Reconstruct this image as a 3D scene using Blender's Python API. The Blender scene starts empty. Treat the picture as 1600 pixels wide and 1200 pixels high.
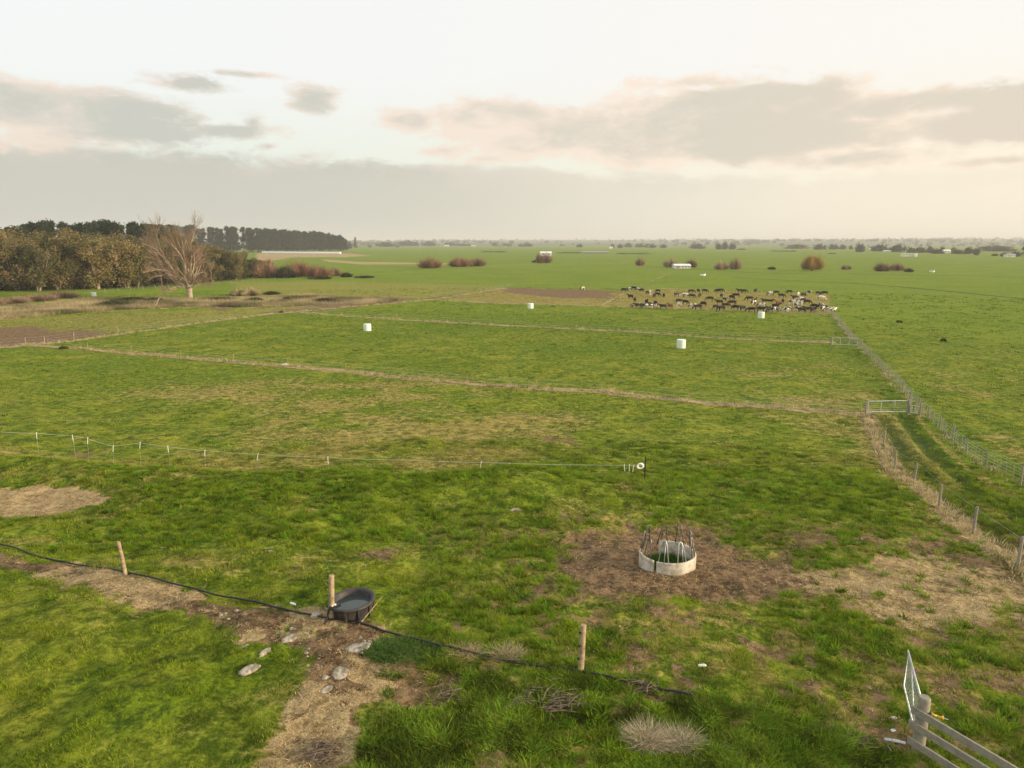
import bpy, math, random
import numpy as np
from mathutils import Vector, Matrix
R = math.radians
rng = np.random.default_rng(7)
random.seed(7)
S = bpy.context.scene
C = S.collection

# ------------------------------------------------------------------ camera
F = 1110.0; CAMZ = 14.5; PITCH = R(11.3)
cam = bpy.data.cameras.new('camera'); camo = bpy.data.objects.new('camera', cam); C.objects.link(camo)
cam.sensor_width = 36; cam.lens = 36 * F / 1600; cam.clip_start = .1; cam.clip_end = 60000
camo.location = (0, 0, CAMZ); camo.rotation_euler = (math.pi / 2 - PITCH, 0, 0)
S.camera = camo
cp, sp = math.cos(PITCH), math.sin(PITCH)

def pdir(px, py):
    a, b = (px - 800) / F, -(py - 600) / F
    return np.array((a, cp + b * sp, -sp + b * cp))

# ------------------------------------------------------------------ node helper
class NT:
    def __init__(s, tree): s.t = tree; s.n = tree.nodes; s.l = tree.links
    def node(s, typ, inp=None, **kw):
        n = s.n.new(typ)
        for k, v in kw.items(): setattr(n, k, v)
        for k, v in (inp or {}).items(): s.set(n.inputs[k], v)
        return n
    def set(s, sock, v):
        if isinstance(v, bpy.types.NodeSocket): s.l.new(v, sock)
        elif isinstance(v, (tuple, list)) and len(v) == 3 and sock.type == 'RGBA': sock.default_value = (*v, 1)
        else: sock.default_value = v
    def m(s, op, a, b=0.0, c=0.0, clamp=False):
        n = s.n.new('ShaderNodeMath'); n.operation = op; n.use_clamp = clamp
        s.set(n.inputs[0], a); s.set(n.inputs[1], b); s.set(n.inputs[2], c); return n.outputs[0]
    def mix(s, f, a, b, blend='MIX'):
        n = s.n.new('ShaderNodeMix'); n.data_type = 'RGBA'; n.blend_type = blend
        s.set(n.inputs[0], f); s.set(n.inputs[6], a); s.set(n.inputs[7], b); return n.outputs[2]
    def ss(s, x, a, b, lo=0., hi=1.):
        n = s.n.new('ShaderNodeMapRange'); n.interpolation_type = 'SMOOTHSTEP'
        s.set(n.inputs[0], x); s.set(n.inputs[1], a); s.set(n.inputs[2], b); s.set(n.inputs[3], lo); s.set(n.inputs[4], hi)
        return n.outputs[0]
    def noise(s, vec, scale, detail=4, rough=.55, dist=0.):
        n = s.n.new('ShaderNodeTexNoise'); s.set(n.inputs['Vector'], vec)
        n.inputs['Scale'].default_value = scale; n.inputs['Detail'].default_value = detail
        n.inputs['Roughness'].default_value = rough; n.inputs['Distortion'].default_value = dist
        return n.outputs[0]

# ------------------------------------------------------------------ sun and sky
SUN_EL, SUN_AZ = R(13), R(106)          # azimuth from +Y towards +X
sd = bpy.data.lights.new('sun', 'SUN'); so = bpy.data.objects.new('sun', sd); C.objects.link(so)
sd.energy = 5.0; sd.angle = R(2.5); sd.color = (1.0, .80, .56)
sv = Vector((math.sin(SUN_AZ) * math.cos(SUN_EL), math.cos(SUN_AZ) * math.cos(SUN_EL), math.sin(SUN_EL)))
so.rotation_euler = sv.to_track_quat('Z', 'Y').to_euler(); so.location = (60, -20, 40)
S.view_settings.view_transform = 'Standard'; S.view_settings.look = 'None'
S.view_settings.exposure = 0.18; S.view_settings.gamma = 1
S.cycles.volume_bounces = 0; S.cycles.max_bounces = 6

W = bpy.data.worlds.new("World"); S.world = W; W.use_nodes = True
w = NT(W.node_tree); w.n.clear()
sky = w.node('ShaderNodeTexSky'); sky.sky_type = 'NISHITA'; sky.sun_disc = False
sky.sun_elevation = SUN_EL; sky.sun_rotation = SUN_AZ; sky.air_density = 1; sky.dust_density = 3; sky.altitude = 10
tc = w.node('ShaderNodeTexCoord'); sx = w.node('ShaderNodeSeparateXYZ', {0: tc.outputs['Generated']})
X, Y, Z = sx.outputs
el = w.m('MULTIPLY', w.m('ARCSINE', Z), 57.2958)
az = w.m('MULTIPLY', w.m('ARCTAN2', X, Y), 57.2958)
# cloud banks: (photo x, y, half width, half height) turned into azimuth / elevation
blobs = [(60,170,260,42),(150,205,170,26),(225,170,95,24),(30,215,80,18),(60,228,35,9),(155,225,50,10),(275,246,42,11),
         (495,155,52,24),(370,205,60,13),(395,188,20,14),(300,130,60,14),(420,229,20,7),(390,117,50,6),
         (640,188,72,24),(760,185,110,34),(700,236,52,14),(760,248,70,8),(860,215,130,34),(1010,205,210,48),(1150,165,230,40),
         (1250,215,260,34),(1100,235,210,28),(1330,245,160,20),(1400,165,180,30),(1520,195,190,36),(1600,160,120,30),(1100,130,140,18),(1580,250,110,9)]
def azel(px, py):
    d = pdir(px, py); return math.degrees(math.atan2(d[0], d[1])), math.degrees(math.asin(d[2] / np.linalg.norm(d)))
cv = w.node('ShaderNodeCombineXYZ', {0: w.m('MULTIPLY', az, .20), 1: w.m('MULTIPLY', el, .46), 2: 1.7}).outputs[0]
n1 = w.noise(cv, 1.0, 10, .58, .25)
n2 = w.noise(cv, .42, 5, .5, .3)
n3 = w.noise(w.node('ShaderNodeVectorMath', {0: cv, 1: (11., 5., 2.)}, operation='ADD').outputs[0], 2.6, 10, .66, .3)
dens = None
for bx, by, rx, ry in blobs:
    a0, e0 = azel(bx, by); ra = abs(azel(bx + rx, by)[0] - azel(bx - rx, by)[0]) / 2; re = abs(azel(bx, by - ry)[1] - e0)
    u = w.m('DIVIDE', w.m('SUBTRACT', az, a0), ra * 1.12); v = w.m('DIVIDE', w.m('SUBTRACT', el, e0), re * 1.12)
    q = w.m('SUBTRACT', 1., w.m('SQRT', w.m('ADD', w.m('MULTIPLY', u, u), w.m('MULTIPLY', v, v))))
    q = w.m('MULTIPLY', q, min(1.6, max(.62, re / 1.1)))
    dens = q if dens is None else w.m('SMOOTH_MAX', dens, q, .15)
dens = w.m('MAXIMUM', dens, w.ss(n2, .60, .8, -2., .2))     # loose cloud beyond the photographed part of the sky
cd = w.m('ADD', w.m('ADD', dens, w.m('MULTIPLY', w.m('SUBTRACT', n1, .5), 1.9)), w.m('MULTIPLY', w.m('SUBTRACT', n3, .5), 1.5))
cm = w.m('MULTIPLY', w.ss(cd, -.12, .48), .90)
top = w.ss(az, -20, 25, 6.5, 4.9)
be = w.m('ADD', w.m('SUBTRACT', top, el), w.m('MULTIPLY', w.m('SUBTRACT', n1, .5), 3.2))
bank = w.m('MULTIPLY', w.ss(w.m('ADD', be, w.m('MULTIPLY', w.m('SUBTRACT', n3, .5), 1.2)), -.2, .8), w.ss(az, -8, 28, 1., .42))
warm = w.ss(az, -25, 38)
clear = w.mix(warm, (.80, .85, .76), (.97, .87, .70))
clear = w.mix(w.ss(el, 5, 13), clear, w.mix(warm, (.88, .89, .88), (.93, .90, .84)))
skyc = w.mix(.08, w.mix(1., clear, (10, 10, 10), 'MULTIPLY'), sky.outputs[0])
grey = w.mix(warm, (.51, .515, .46), (.66, .585, .48)); pink = w.mix(warm, (.80, .68, .58), (.93, .77, .62))
lit = w.m('ADD', w.m('MULTIPLY', w.m('SUBTRACT', n3, .5), 1.1), w.m('ADD', w.m('MULTIPLY', w.m('SUBTRACT', n2, .5), 2.6), w.ss(cd, .9, .15, 0., .55)))
tint = w.mix(w.ss(lit, -.1, .75), grey, pink)
bankc = w.mix(warm, (.53, .535, .47), (.82, .73, .58))
bankc = w.mix(w.ss(be, 2.2, .0, 0, .5), bankc, w.mix(w.ss(w.m('ADD', n2, w.m('MULTIPLY', w.m('SUBTRACT', n3, .5), .4)), .44, .58), w.mix(warm, (.50, .50, .45), (.66, .58, .48)), (.75, .64, .55)))
full = w.mix(bank, skyc, w.mix(1., bankc, (10, 10, 10), 'MULTIPLY'))
full = w.mix(cm, full, w.mix(1., tint, (10, 10, 10), 'MULTIPLY'))
bg = w.node('ShaderNodeBackground', {'Color': full, 'Strength': .1})
wo = w.node('ShaderNodeOutputWorld', {'Surface': bg.outputs[0]})
W.cycles.sampling_method = 'MANUAL'; W.cycles.sample_map_resolution = 512

# ------------------------------------------------------------------ terrain function
def sst(a, b, x):
    t = np.clip((x - a) / (b - a), 0, 1); return t * t * (3 - 2 * t)
def _h(ix, iy, s):
    v = (ix.astype(np.int64) * 374761393 + iy.astype(np.int64) * 668265263 + s * 2147483647) & 0xffffffff
    v = ((v ^ (v >> 13)) * 1274126177) & 0xffffffff
    return ((v ^ (v >> 16)) & 0xffffff) / float(0xffffff)
def vn(x, y, sc, s=0):
    x = np.asarray(x, float) / sc; y = np.asarray(y, float) / sc
    ix = np.floor(x); iy = np.floor(y); fx = x - ix; fy = y - iy
    fx = fx * fx * (3 - 2 * fx); fy = fy * fy * (3 - 2 * fy); ix = ix.astype(np.int64); iy = iy.astype(np.int64)
    a, b, c, d = _h(ix, iy, s), _h(ix + 1, iy, s), _h(ix, iy + 1, s), _h(ix + 1, iy + 1, s)
    return (a * (1 - fx) + b * fx) * (1 - fy) + (c * (1 - fx) + d * fx) * fy
def fbm(x, y, sc, o=4, s=0):
    t = 0; a = .5; n = 0
    for i in range(o): t = t + a * vn(x, y, sc / 2 ** i, s + i * 17); n += a; a *= .5
    return t / n - .5
TRACKS = []
def H(x, y, fine=True):
    x = np.asarray(x, float); y = np.asarray(y, float)
    g = np.interp(y, [-60, 14, 20, 25, 30, 34, 38, 43, 48, 54, 62, 75], [3.3, 3.3, 3.2, 2.95, 2.45, 2.0, 1.5, 1.0, .6, .28, .06, 0])
    yc = 33.6 + np.where(x < 0, .006 * x * x, 0)
    near = sst(90, 60, y)
    b = 1.10 * np.exp(-((y - yc - .5 * fbm(x, y * 0, 6, 2, 5)) / np.where(y > yc, 2.3, 4.0)) ** 2) * (1 - sst(0, 13, x)) * sst(-70, -45, x)
    z = g + b
    z = z + near * (1.0 * fbm(x, y, 9, 3, 3) * (1 - .65 * sst(36, 46, y)) + .34 * fbm(x, y, 3.2, 3, 9))
    z = z + .25 * fbm(x, y, 60, 2, 31) * sst(60, 140, y) 
    z = z + .10 * fbm(x, y, 4, 3, 41) * sst(50, 70, y) * sst(420, 200, y)
    # creek hollow and its bank, left middle distance
    return z
def at(px, py, zoff=0.0):
    d = pdir(px, py); d = d / np.linalg.norm(d)
    t = 8.0; st = .25
    while t < 30000:
        p = d * t
        z = CAMZ + p[2]
        if z < float(H(p[0], p[1])) + zoff: break
        st = max(.25, t * .01); t += st
    lo, hi = t - st, t
    for _ in range(30):
        mi = (lo + hi) / 2; p = d * mi
        if CAMZ + p[2] < float(H(p[0], p[1])) + zoff: hi = mi
        else: lo = mi
    p = d * hi
    return np.array((p[0], p[1], float(H(p[0], p[1]))))
def hz(x, y): return float(H(x, y))

def poly(pts): return np.array([at(*p)[:2] for p in pts])
def pdist(P, L, closed=False):
    d = np.full(len(P), 1e9)
    n = len(L)
    for i in range(n if closed else n - 1):
        a, b = L[i], L[(i + 1) % n]; ab = b - a
        t = np.clip(((P - a) @ ab) / max(1e-9, ab @ ab), 0, 1)
        d = np.minimum(d, np.hypot(*(P - (a + t[:, None] * ab)).T))
    return d
def sdf(P, L):
    d = pdist(P, L, True); ins = np.zeros(len(P), bool); n = len(L)
    for i in range(n):
        a, b = L[i], L[(i + 1) % n]
        c = ((a[1] > P[:, 1]) != (b[1] > P[:, 1]))
        with np.errstate(divide='ignore', invalid='ignore'):
            xx = (b[0] - a[0]) * (P[:, 1] - a[1]) / (b[1] - a[1]) + a[0]
        ins ^= c & (P[:, 0] < xx)
    return np.where(ins, d, -d)

L1 = poly([(30,538),(90,542),(140,546),(285,559),(445,572),(540,580),(650,592),(840,607),(950,612),(1070,625),(1200,636),(1350,647)])
L2 = poly([(470,489),(560,495),(720,505),(1000,519),(1130,529),(1300,535)])
L3 = poly([(-60,548),(0,543),(110,533),(260,512),(400,493),(540,480),(680,468),(790,450)])
L4 = poly([(938,478),(980,455),(1035,432),(1062,421)])
L5 = poly([(690,469),(770,474),(938,478),(1100,484),(1290,491)])
TL = poly([(1353,648),(1375,692),(1395,734),(1430,757),(1470,792),(1522,834),(1600,892),(1680,950)])
BR = poly([(1297,486),(1330,530),(1362,562),(1400,600),(1440,645),(1480,685),(1520,720),(1560,744),(1610,764),(1720,800)])
RUT1 = poly([(1378,652),(1400,690),(1440,738),(1500,790),(1560,835),(1620,878)])
RUT2 = poly([(1412,650),(1450,700),(1500,745),(1560,787),(1630,825)])
RUT3 = poly([(1300,497),(1325,540),(1350,570),(1390,620),(1412,650)])
DIRT = poly([(880,880),(915,850),(985,832),(1095,834),(1140,855),(1190,875),(1260,892),(1290,925),(1220,942),(1100,940),(1000,930),(915,910)])
STR1 = poly([(1220,885),(1340,868),(1480,878),(1560,905),(1610,940),(1580,975),(1470,978),(1330,955),(1240,930)])
STR2 = poly([(-60,770),(0,766),(60,762),(130,766),(175,778),(140,793),(80,805),(0,812),(-60,815)])
PATH = poly([(-60,855),(0,862),(100,880),(200,903),(330,935),(440,955),(560,962),(600,985),(592,1040),(600,1080),(560,1120),(520,1200),(500,1260),(380,1260),(410,1200),(440,1140),(480,1070),(470,1015),(380,1000),(300,962),(200,930),(100,905),(0,890),(-60,880)])
SP = [(1640,900,3),(650,1060,1.1),(700,1050,.8),(640,1102,.7),(760,1045,.8),(870,688,.9),(120,712,.6),(150,704,.5),(600,865,.45),(720,940,.8),(1590,1080,1.2),(1400,1130,.9),(730,1130,.5),(960,1150,.6),(1120,1085,.5),(300,950,.6),(340,960,.5),(620,1020,.8)]
SPOT = [(at(a, b)[:2], r) for a, b, r in SP]
BRN = [poly([(-80,508),(0,511),(60,513),(150,524),(110,532),(0,542),(-80,548)]),
       poly([(420,489),(500,478),(560,466),(600,462),(660,466),(760,456),(700,464),(560,479)]),
       poly([(290,478),(350,472),(380,478),(340,486)]),
       poly([(790,450),(975,454),(958,468),(860,466),(800,458)])]
FALLOW = poly([(690,469),(790,450),(880,452),(975,455),(938,478),(770,474)])
HERD = poly([(975,455),(1040,450),(1300,460),(1296,490),(1100,484),(938,478)])
OLIV = poly([(-80,500),(0,497),(200,488),(420,478),(350,440),(560,440),(800,447),(690,468),(560,478),(400,492),(110,532),(-80,545)])
RANK = poly([(-80,483),(0,480),(60,478),(140,468),(220,466),(300,468),(400,466),(480,462),(540,465),(600,466),(620,470),(540,476),(420,480),(300,480),(200,486),(100,492),(0,500),(-80,502)])
TAN = [poly([(400,396),(540,396),(580,399),(540,402),(460,402),(400,412)]), poly([(500,405),(560,409),(700,411),(700,413),(560,413),(510,409)])]
FARV = [poly([(560,413),(700,416),(830,413),(1000,411),(1200,417)]), poly([(1000,416),(1200,427),(1400,429),(1610,433)]), poly([(1150,434),(1340,443),(1450,452),(1610,468)])]

def masks(P):
    x, y = P[:, 0], P[:, 1]
    n = fbm(x, y, 3.0, 4, 51); nf = fbm(x, y, .9, 3, 77); nb = fbm(x, y, 14, 4, 91)
    far = np.clip(np.hypot(x, y) / 40, 1, 12)
    straw = np.zeros(len(P)); dirt = np.zeros(len(P)); dry = np.zeros(len(P)); rut = np.zeros(len(P))
    e = 2.2 * n + 1.3 * nf; n3 = fbm(x, y, .45, 2, 179)
    straw = np.maximum(straw, sst(-.5, 1.3, sdf(P, STR1) + .3 + 1.4 * e + 1.2 * n3) * (1 - .55 * sst(.10, .28, n3 + .5 * nf))); straw = np.maximum(straw, sst(-.3, .5, sdf(P, STR2) + e * .7))
    pth = sst(-.3, .5, sdf(P, PATH) + .45 * e + .6 * n3 + .12)
    straw = np.maximum(straw, pth * sst(-.02, .22, n + .7 * n3 + .05)); dirt = np.maximum(dirt, pth * (1 - .7 * sst(.12, .3, nf + .6 * n3)))
    dirt = np.maximum(dirt, sst(-1.1, 1.1, sdf(P, DIRT) + .25 + 1.0 * e + 1.3 * n3))
    for c, r in SPOT:
        d = r - np.hypot(x - c[0], (y - c[1])) + 2.0 * e * min(1, r)
        dirt = np.maximum(dirt, .66 * sst(-.5, .8, d + 1.5 * nf))
    for B in BRN: dirt = np.maximum(dirt, sst(-3, 4, sdf(P, B) + 9 * n + 10 * nb))
    dry = np.maximum(dry, .9 * sst(-2, 2, sdf(P, FALLOW) + 3 * n)); dry = np.maximum(dry, .80 * sst(-1.5, 1.5, sdf(P, HERD) + 3 * n))
    dry = np.maximum(dry, .50 * sst(-3, 3, sdf(P, OLIV) + 6 * n)); 
    rk = sst(-2, 2, sdf(P, RANK) + 10 * n); straw = np.maximum(straw, rk * sst(-.2, .15, n) * .8); dry = np.maximum(dry, rk * .9)
    for B in TAN: straw = np.maximum(straw, sst(-2, 3, sdf(P, B) + 8 * n) * .9)
    for L, wd in ((L1, .5), (L2, .45), (L3, .5), (L4, .1), (L5, .4), (TL, .28)):
        d = pdist(P, L); straw = np.maximum(straw, .95 * sst(wd + .5, wd - .2, d + 1.2 * n + .3 * nf)); dirt = np.maximum(dirt, .8 * sst(.35, .1, np.abs(d - wd - .1) + .4 * nf))
    straw = np.maximum(straw, .6 * sst(3.5, 1, pdist(P, FARV[0]) + 8 * n))
    for L in FARV[1:]: rut = np.maximum(rut, 1.6 * sst(2.2, .8, pdist(P, L) + 3 * n))
    
    d = pdist(P, TL); dry = np.maximum(dry, .6 * sst(2.4, .6, d + 2 * n))
    for L in (RUT1, RUT2): rut = np.maximum(rut, 1.5 * sst(.85, .25, pdist(P, L) + .5 * n)); dry = np.maximum(dry, .62 * sst(1.7, 1.1, pdist(P, L) + .5 * n) * sst(.75, 1.0, pdist(P, L)))
    rut = np.maximum(rut, .4 * sst(1.6, .5, pdist(P, RUT3) + n))
    # olive, yellower sward between the bank and the first fence; clean green beyond
    fld = sst(38, 42, y) * sst(95, 70, y - .2 * x) * sst(0, 4, pdist(P, BR)) 
    dry = np.maximum(dry, fld * np.clip(.30 + 1.3 * nb + 1.0 * n, 0, .8))
    crest = sst(34.5, 36.5, y - np.where(x < 0, .006 * x * x, 0)) * sst(42, 38, y - np.where(x < 0, .006 * x * x, 0)) * sst(12, 2, x)
    dry = np.maximum(dry, crest * .7)
    fg = sst(40, 34, y)
    dry = np.maximum(dry, fg * np.clip(.12 + 1.9 * n + 1.2 * nb, 0, .75))
    op = sst(-6, 0, x) * sst(34, 26, y); nt = fbm(x, y, .55, 2, 177)
    dirt = np.maximum(dirt, op * np.clip(.22 + .9 * n + 1.6 * nf + 1.9 * nt, 0, .66)); dry = np.maximum(dry, op * np.clip(.42 + 1.5 * nf - 1.0 * nt, 0, .7))
    lush = np.clip(.5 + 1.8 * nb + 1.2 * n, 0, 1)
    clean = sst(120, 190, y + np.maximum(0, x - 40) * 1.5)
    return np.stack([straw, dirt, dry, rut], 1), np.stack([lush, clean, fg, np.ones(len(P))], 1)

# ------------------------------------------------------------------ mesh helpers
def tag(o, label=None, cat=None, group=None, kind=None):
    if label: o['label'] = label
    if cat: o['category'] = cat
    if group: o['group'] = group
    if kind: o['kind'] = kind
    return o
def mesh_np(name, V, Fc, mat=None, col=None, smooth=False, cols=None):
    V = np.asarray(V, np.float32); Fc = np.asarray(Fc, np.int32); k = Fc.shape[1]
    me = bpy.data.meshes.new(name); me.vertices.add(len(V)); me.vertices.foreach_set('co', V.ravel())
    me.loops.add(Fc.size); me.loops.foreach_set('vertex_index', Fc.ravel())
    me.polygons.add(len(Fc)); me.polygons.foreach_set('loop_start', np.arange(0, Fc.size, k, dtype=np.int32))
    if smooth: me.polygons.foreach_set('use_smooth', np.ones(len(Fc), bool))
    for nm, a in ((cols or {}) if col is None else {'Col': col, **(cols or {})}).items():
        a = np.asarray(a, np.float32)
        if a.shape[1] == 3: a = np.hstack([a, np.ones((len(a), 1), np.float32)])
        at_ = me.color_attributes.new(nm, 'FLOAT_COLOR', 'POINT'); at_.data.foreach_set('color', a.ravel())
    me.update(calc_edges=True)
    if mat: me.materials.append(mat)
    return me
def obj(name, me, parent=None, loc=None):
    o = bpy.data.objects.new(name, me); C.objects.link(o)
    if parent: o.parent = parent
    if loc is not None: o.location = loc
    return o
def empty(name, loc, rz=0.0):
    o = bpy.data.objects.new(name, None); C.objects.link(o); o.location = loc; o.rotation_euler.z = rz
    o.empty_display_size = .3; return o
def copy_tree(o, parent=None):
    c = o.copy(); C.objects.link(c)
    if parent: c.parent = parent
    for ch in list(o.children): copy_tree(ch, c)
    return c
class MB:
    def __init__(s): s.v = []; s.f = []; s.n = 0
    def add(s, V, Fq):
        s.v.append(np.asarray(V, float)); s.f += [tuple(int(i) + s.n for i in q) for q in Fq]; s.n += len(V); return s
    def box(s, c, d, rz=0.0, rot=None):
        V = np.array([(x, y, z) for x in (-.5, .5) for y in (-.5, .5) for z in (-.5, .5)]) * np.array(d)
        M = np.array(rot if rot is not None else Matrix.Rotation(rz, 3, 'Z'))
        return s.add(V @ M.T + np.array(c), [(0,1,3,2),(4,6,7,5),(0,4,5,1),(2,3,7,6),(0,2,6,4),(1,5,7,3)])
    def bar(s, a, b, wd, ht):
        a = np.array(a, float); b = np.array(b, float); d = b - a; L = np.linalg.norm(d); d /= L
        u = np.cross(d, (0, 0, 1)); u = u / max(1e-6, np.linalg.norm(u)); v = np.cross(u, d)
        V = [p + su * u * wd / 2 + sv_ * v * ht / 2 for p in (a, b) for su, sv_ in ((-1,-1),(1,-1),(1,1),(-1,1))]
        return s.add(V, [(0,3,2,1),(4,5,6,7),(0,1,5,4),(1,2,6,5),(2,3,7,6),(3,0,4,7)])
    def tube(s, pts, rad, sides=8, cap=True):
        pts = np.asarray(pts, float); n = len(pts)
        rad = np.broadcast_to(np.asarray(rad, float), (n,)); V = []
        up = np.array((0, 0, 1.)) ; prev = None
        for i in range(n):
            t = pts[min(i + 1, n - 1)] - pts[max(i - 1, 0)]; t = t / max(1e-9, np.linalg.norm(t))
            if prev is None:
                r = np.array((1., 0, 0)) if abs(t[0]) < .9 else np.array((0, 1., 0)); u = np.cross(t, r)
            else: u = prev - t * (prev @ t)
            u = u / max(1e-9, np.linalg.norm(u)); prev = u; v = np.cross(t, u)
            a = np.arange(sides) * 2 * math.pi / sides
            V.append(pts[i] + rad[i] * (np.cos(a)[:, None] * u + np.sin(a)[:, None] * v))
        Fq = [(i*sides+j, i*sides+(j+1)%sides, (i+1)*sides+(j+1)%sides, (i+1)*sides+j) for i in range(n-1) for j in range(sides)]
        if cap: Fq += [tuple(range(sides))[::-1], tuple((n-1)*sides + j for j in range(sides))]
        return s.add(np.vstack(V), Fq)
    def lathe(s, prof, c=(0,0,0), seg=32, a0=0., a1=2*math.pi):
        full = abs(a1 - a0 - 2 * math.pi) < 1e-6; m = seg if full else seg + 1
        V = [(c[0] + r*math.cos(a0+(a1-a0)*j/seg), c[1] + r*math.sin(a0+(a1-a0)*j/seg), c[2]+z) for r, z in prof for j in range(m)]
        Fq = [(i*m+j, i*m+(j+1)%m, (i+1)*m+(j+1)%m, (i+1)*m+j) for i in range(len(prof)-1) for j in range(seg)]
        if not full and prof[0] == prof[-1]:
            Fq += [tuple(i*m for i in range(len(prof)-1)), tuple(i*m+m-1 for i in range(len(prof)-1))[::-1]]
        return s.add(V, Fq)
    def mesh(s, name, mat, smooth=False):
        me = bpy.data.meshes.new(name); V = np.vstack(s.v)
        me.from_pydata(V.tolist(), [], s.f); me.materials.append(mat)
        if smooth:
            me.polygons.foreach_set('use_smooth', np.ones(len(me.polygons), bool))
        return me
    def build(s, name, mat, parent=None, smooth=False, loc=None): return obj(name, s.mesh(name, mat, smooth), parent, loc)

# ------------------------------------------------------------------ materials
def mat(name, col, rough=.8, metal=0., nscale=None, col2=None, bump=0., spec=.3, trans=0., objrand=None, attr=False):
    m = bpy.data.materials.new(name); m.use_nodes = True; t = NT(m.node_tree); b = t.n['Principled BSDF']
    b.inputs['Roughness'].default_value = rough; b.inputs['Metallic'].default_value = metal; b.inputs['Specular IOR Level'].default_value = spec
    c = col
    if attr:
        c = t.node('ShaderNodeVertexColor', layer_name='Col').outputs[0]
    if nscale:
        g = t.node('ShaderNodeTexCoord').outputs['Object']
        n = t.noise(g, nscale, 5, .65)
        if col2: c = t.mix(t.ss(n, .35, .65), c if not isinstance(c, tuple) else c, col2)
        if bump:
            bn = t.node('ShaderNodeBump', {'Height': n, 'Strength': bump, 'Distance': .02}); t.l.new(bn.outputs[0], b.inputs['Normal'])
    if objrand:
        r = t.node('ShaderNodeObjectInfo').outputs['Random']
        c = t.mix(r, c, t.mix(1., c, objrand, 'MULTIPLY'))
    t.set(b.inputs['Base Color'], c)
    if trans:
        tr = t.node('ShaderNodeBsdfTranslucent'); t.set(tr.inputs[0], c)
        mx = t.node('ShaderNodeMixShader', {0: trans, 1: b.outputs[0], 2: tr.outputs[0]})
        t.l.new(mx.outputs[0], t.n['Material Output'].inputs[0])
    return m
M = {}
M['blade'] = mat('grass_blade', (0,0,0), .75, spec=.15, trans=.25, attr=True)
M['leaf'] = mat('leaf', (0,0,0), .8, spec=.1, trans=.2, attr=True, objrand=(.50,.58,.62))
M['twig'] = mat('twig', (0,0,0), .85, spec=.1, attr=True, objrand=(.75,.72,.70))
M['bark'] = mat('pale_bark', (.42,.34,.24), .9, nscale=3, col2=(.26,.20,.14), bump=.4)
M['darkbark'] = mat('dark_bark', (.12,.09,.065), .9, nscale=3, col2=(.07,.055,.04))
M['wood'] = mat('post_wood', (.46,.35,.20), .85, nscale=8, col2=(.22,.17,.10), bump=.8)
M['greywood'] = mat('grey_timber', (.31,.28,.215), .9, nscale=7, col2=(.22,.21,.17), bump=.5)
M['black'] = mat('black_plastic', (.018,.020,.022), .45)
M['trough'] = mat('trough_plastic', (.030,.034,.036), .55, nscale=5, col2=(.075,.060,.052))
M['conc'] = mat('concrete', (.66,.60,.50), .9, nscale=3.2, col2=(.34,.31,.23), bump=.8)
M['galv'] = mat('galvanised_steel', (.55,.60,.60), .45, .6, nscale=12, col2=(.42,.45,.45))
M['rust'] = mat('hoop_steel', (.34,.33,.30), .5, .6, nscale=9, col2=(.12,.08,.06))
M['white'] = mat('white_plastic', (.82,.82,.80), .5)
M['tape'] = mat('white_tape', (.62,.64,.55), .6)
M['bale'] = mat('bale_wrap', (.78,.84,.78), .35, nscale=6, col2=(.66,.78,.70), bump=.6, spec=.5)
M['yellow'] = mat('yellow_plastic', (.75,.45,.08), .5)
M['stone'] = mat('pale_stone', (.46,.41,.33), .95, nscale=7, col2=(.17,.145,.10), bump=1.)
M['deadwood'] = mat('dead_wood', (.22,.165,.12), .95, nscale=6, col2=(.09,.07,.05))
M['wall'] = mat('white_wall', (.75,.75,.72), .8, nscale=.4, col2=(.62,.62,.58))
M['roofw'] = mat('pale_roof', (.85,.85,.83), .6, nscale=.5, col2=(.70,.70,.68))
M['roofg'] = mat('grey_roof', (.30,.30,.30), .6)
M['glass'] = mat('window_glass', (.05,.06,.07), .15, spec=.6)
M['film'] = mat('plastic_film', (.86,.88,.84), .4)
wm = bpy.data.materials.new('trough_water'); wm.use_nodes = True; t_ = NT(wm.node_tree); b_ = t_.n['Principled BSDF']
b_.inputs['Base Color'].default_value = (.05,.065,.06,1); b_.inputs['Roughness'].default_value = .08
M['water'] = wm

# ground
gm = bpy.data.materials.new('ground'); gm.use_nodes = True; g = NT(gm.node_tree); gb = g.n['Principled BSDF']
A = g.node('ShaderNodeVertexColor', layer_name='MaskA'); B = g.node('ShaderNodeVertexColor', layer_name='MaskB')
sa = g.node('ShaderNodeSeparateColor', {0: A.outputs[0]}); sb = g.node('ShaderNodeSeparateColor', {0: B.outputs[0]})
straw, dirt, dry = sa.outputs; rut = A.outputs[1]; lush, clean, fg = sb.outputs
P = g.node('ShaderNodeNewGeometry').outputs['Position']
nm_ = g.noise(P, 6.5, 6, .7); nc = g.noise(P, 1.7, 5, .65); nl = g.noise(P, .35, 5, .6); nv = g.noise(P, .05, 4, .55); nx = g.noise(P, 26, 3, .6)
mott = g.m('ADD', g.m('MULTIPLY', nm_, .5), g.m('MULTIPLY', nc, .5))
grn = g.mix(g.ss(mott, .40, .62), (.048,.082,.006), (.185,.255,.013))
grn = g.mix(g.ss(nl, .36, .66), grn, g.mix(g.ss(mott, .4, .6), (.145,.165,.014), (.320,.320,.038)))
grn = g.mix(g.m('MULTIPLY', lush, g.m('SUBTRACT', 1., g.m('MULTIPLY', clean, .6))), grn, g.mix(g.ss(mott, .4, .62), (.042,.080,.005), (.185,.270,.012)))
cln = g.mix(g.ss(nv, .35, .65), (.135,.215,.010), (.185,.255,.015)); cln = g.mix(g.ss(nl, .4, .7, 0, .45), cln, (.235,.270,.024))
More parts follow.
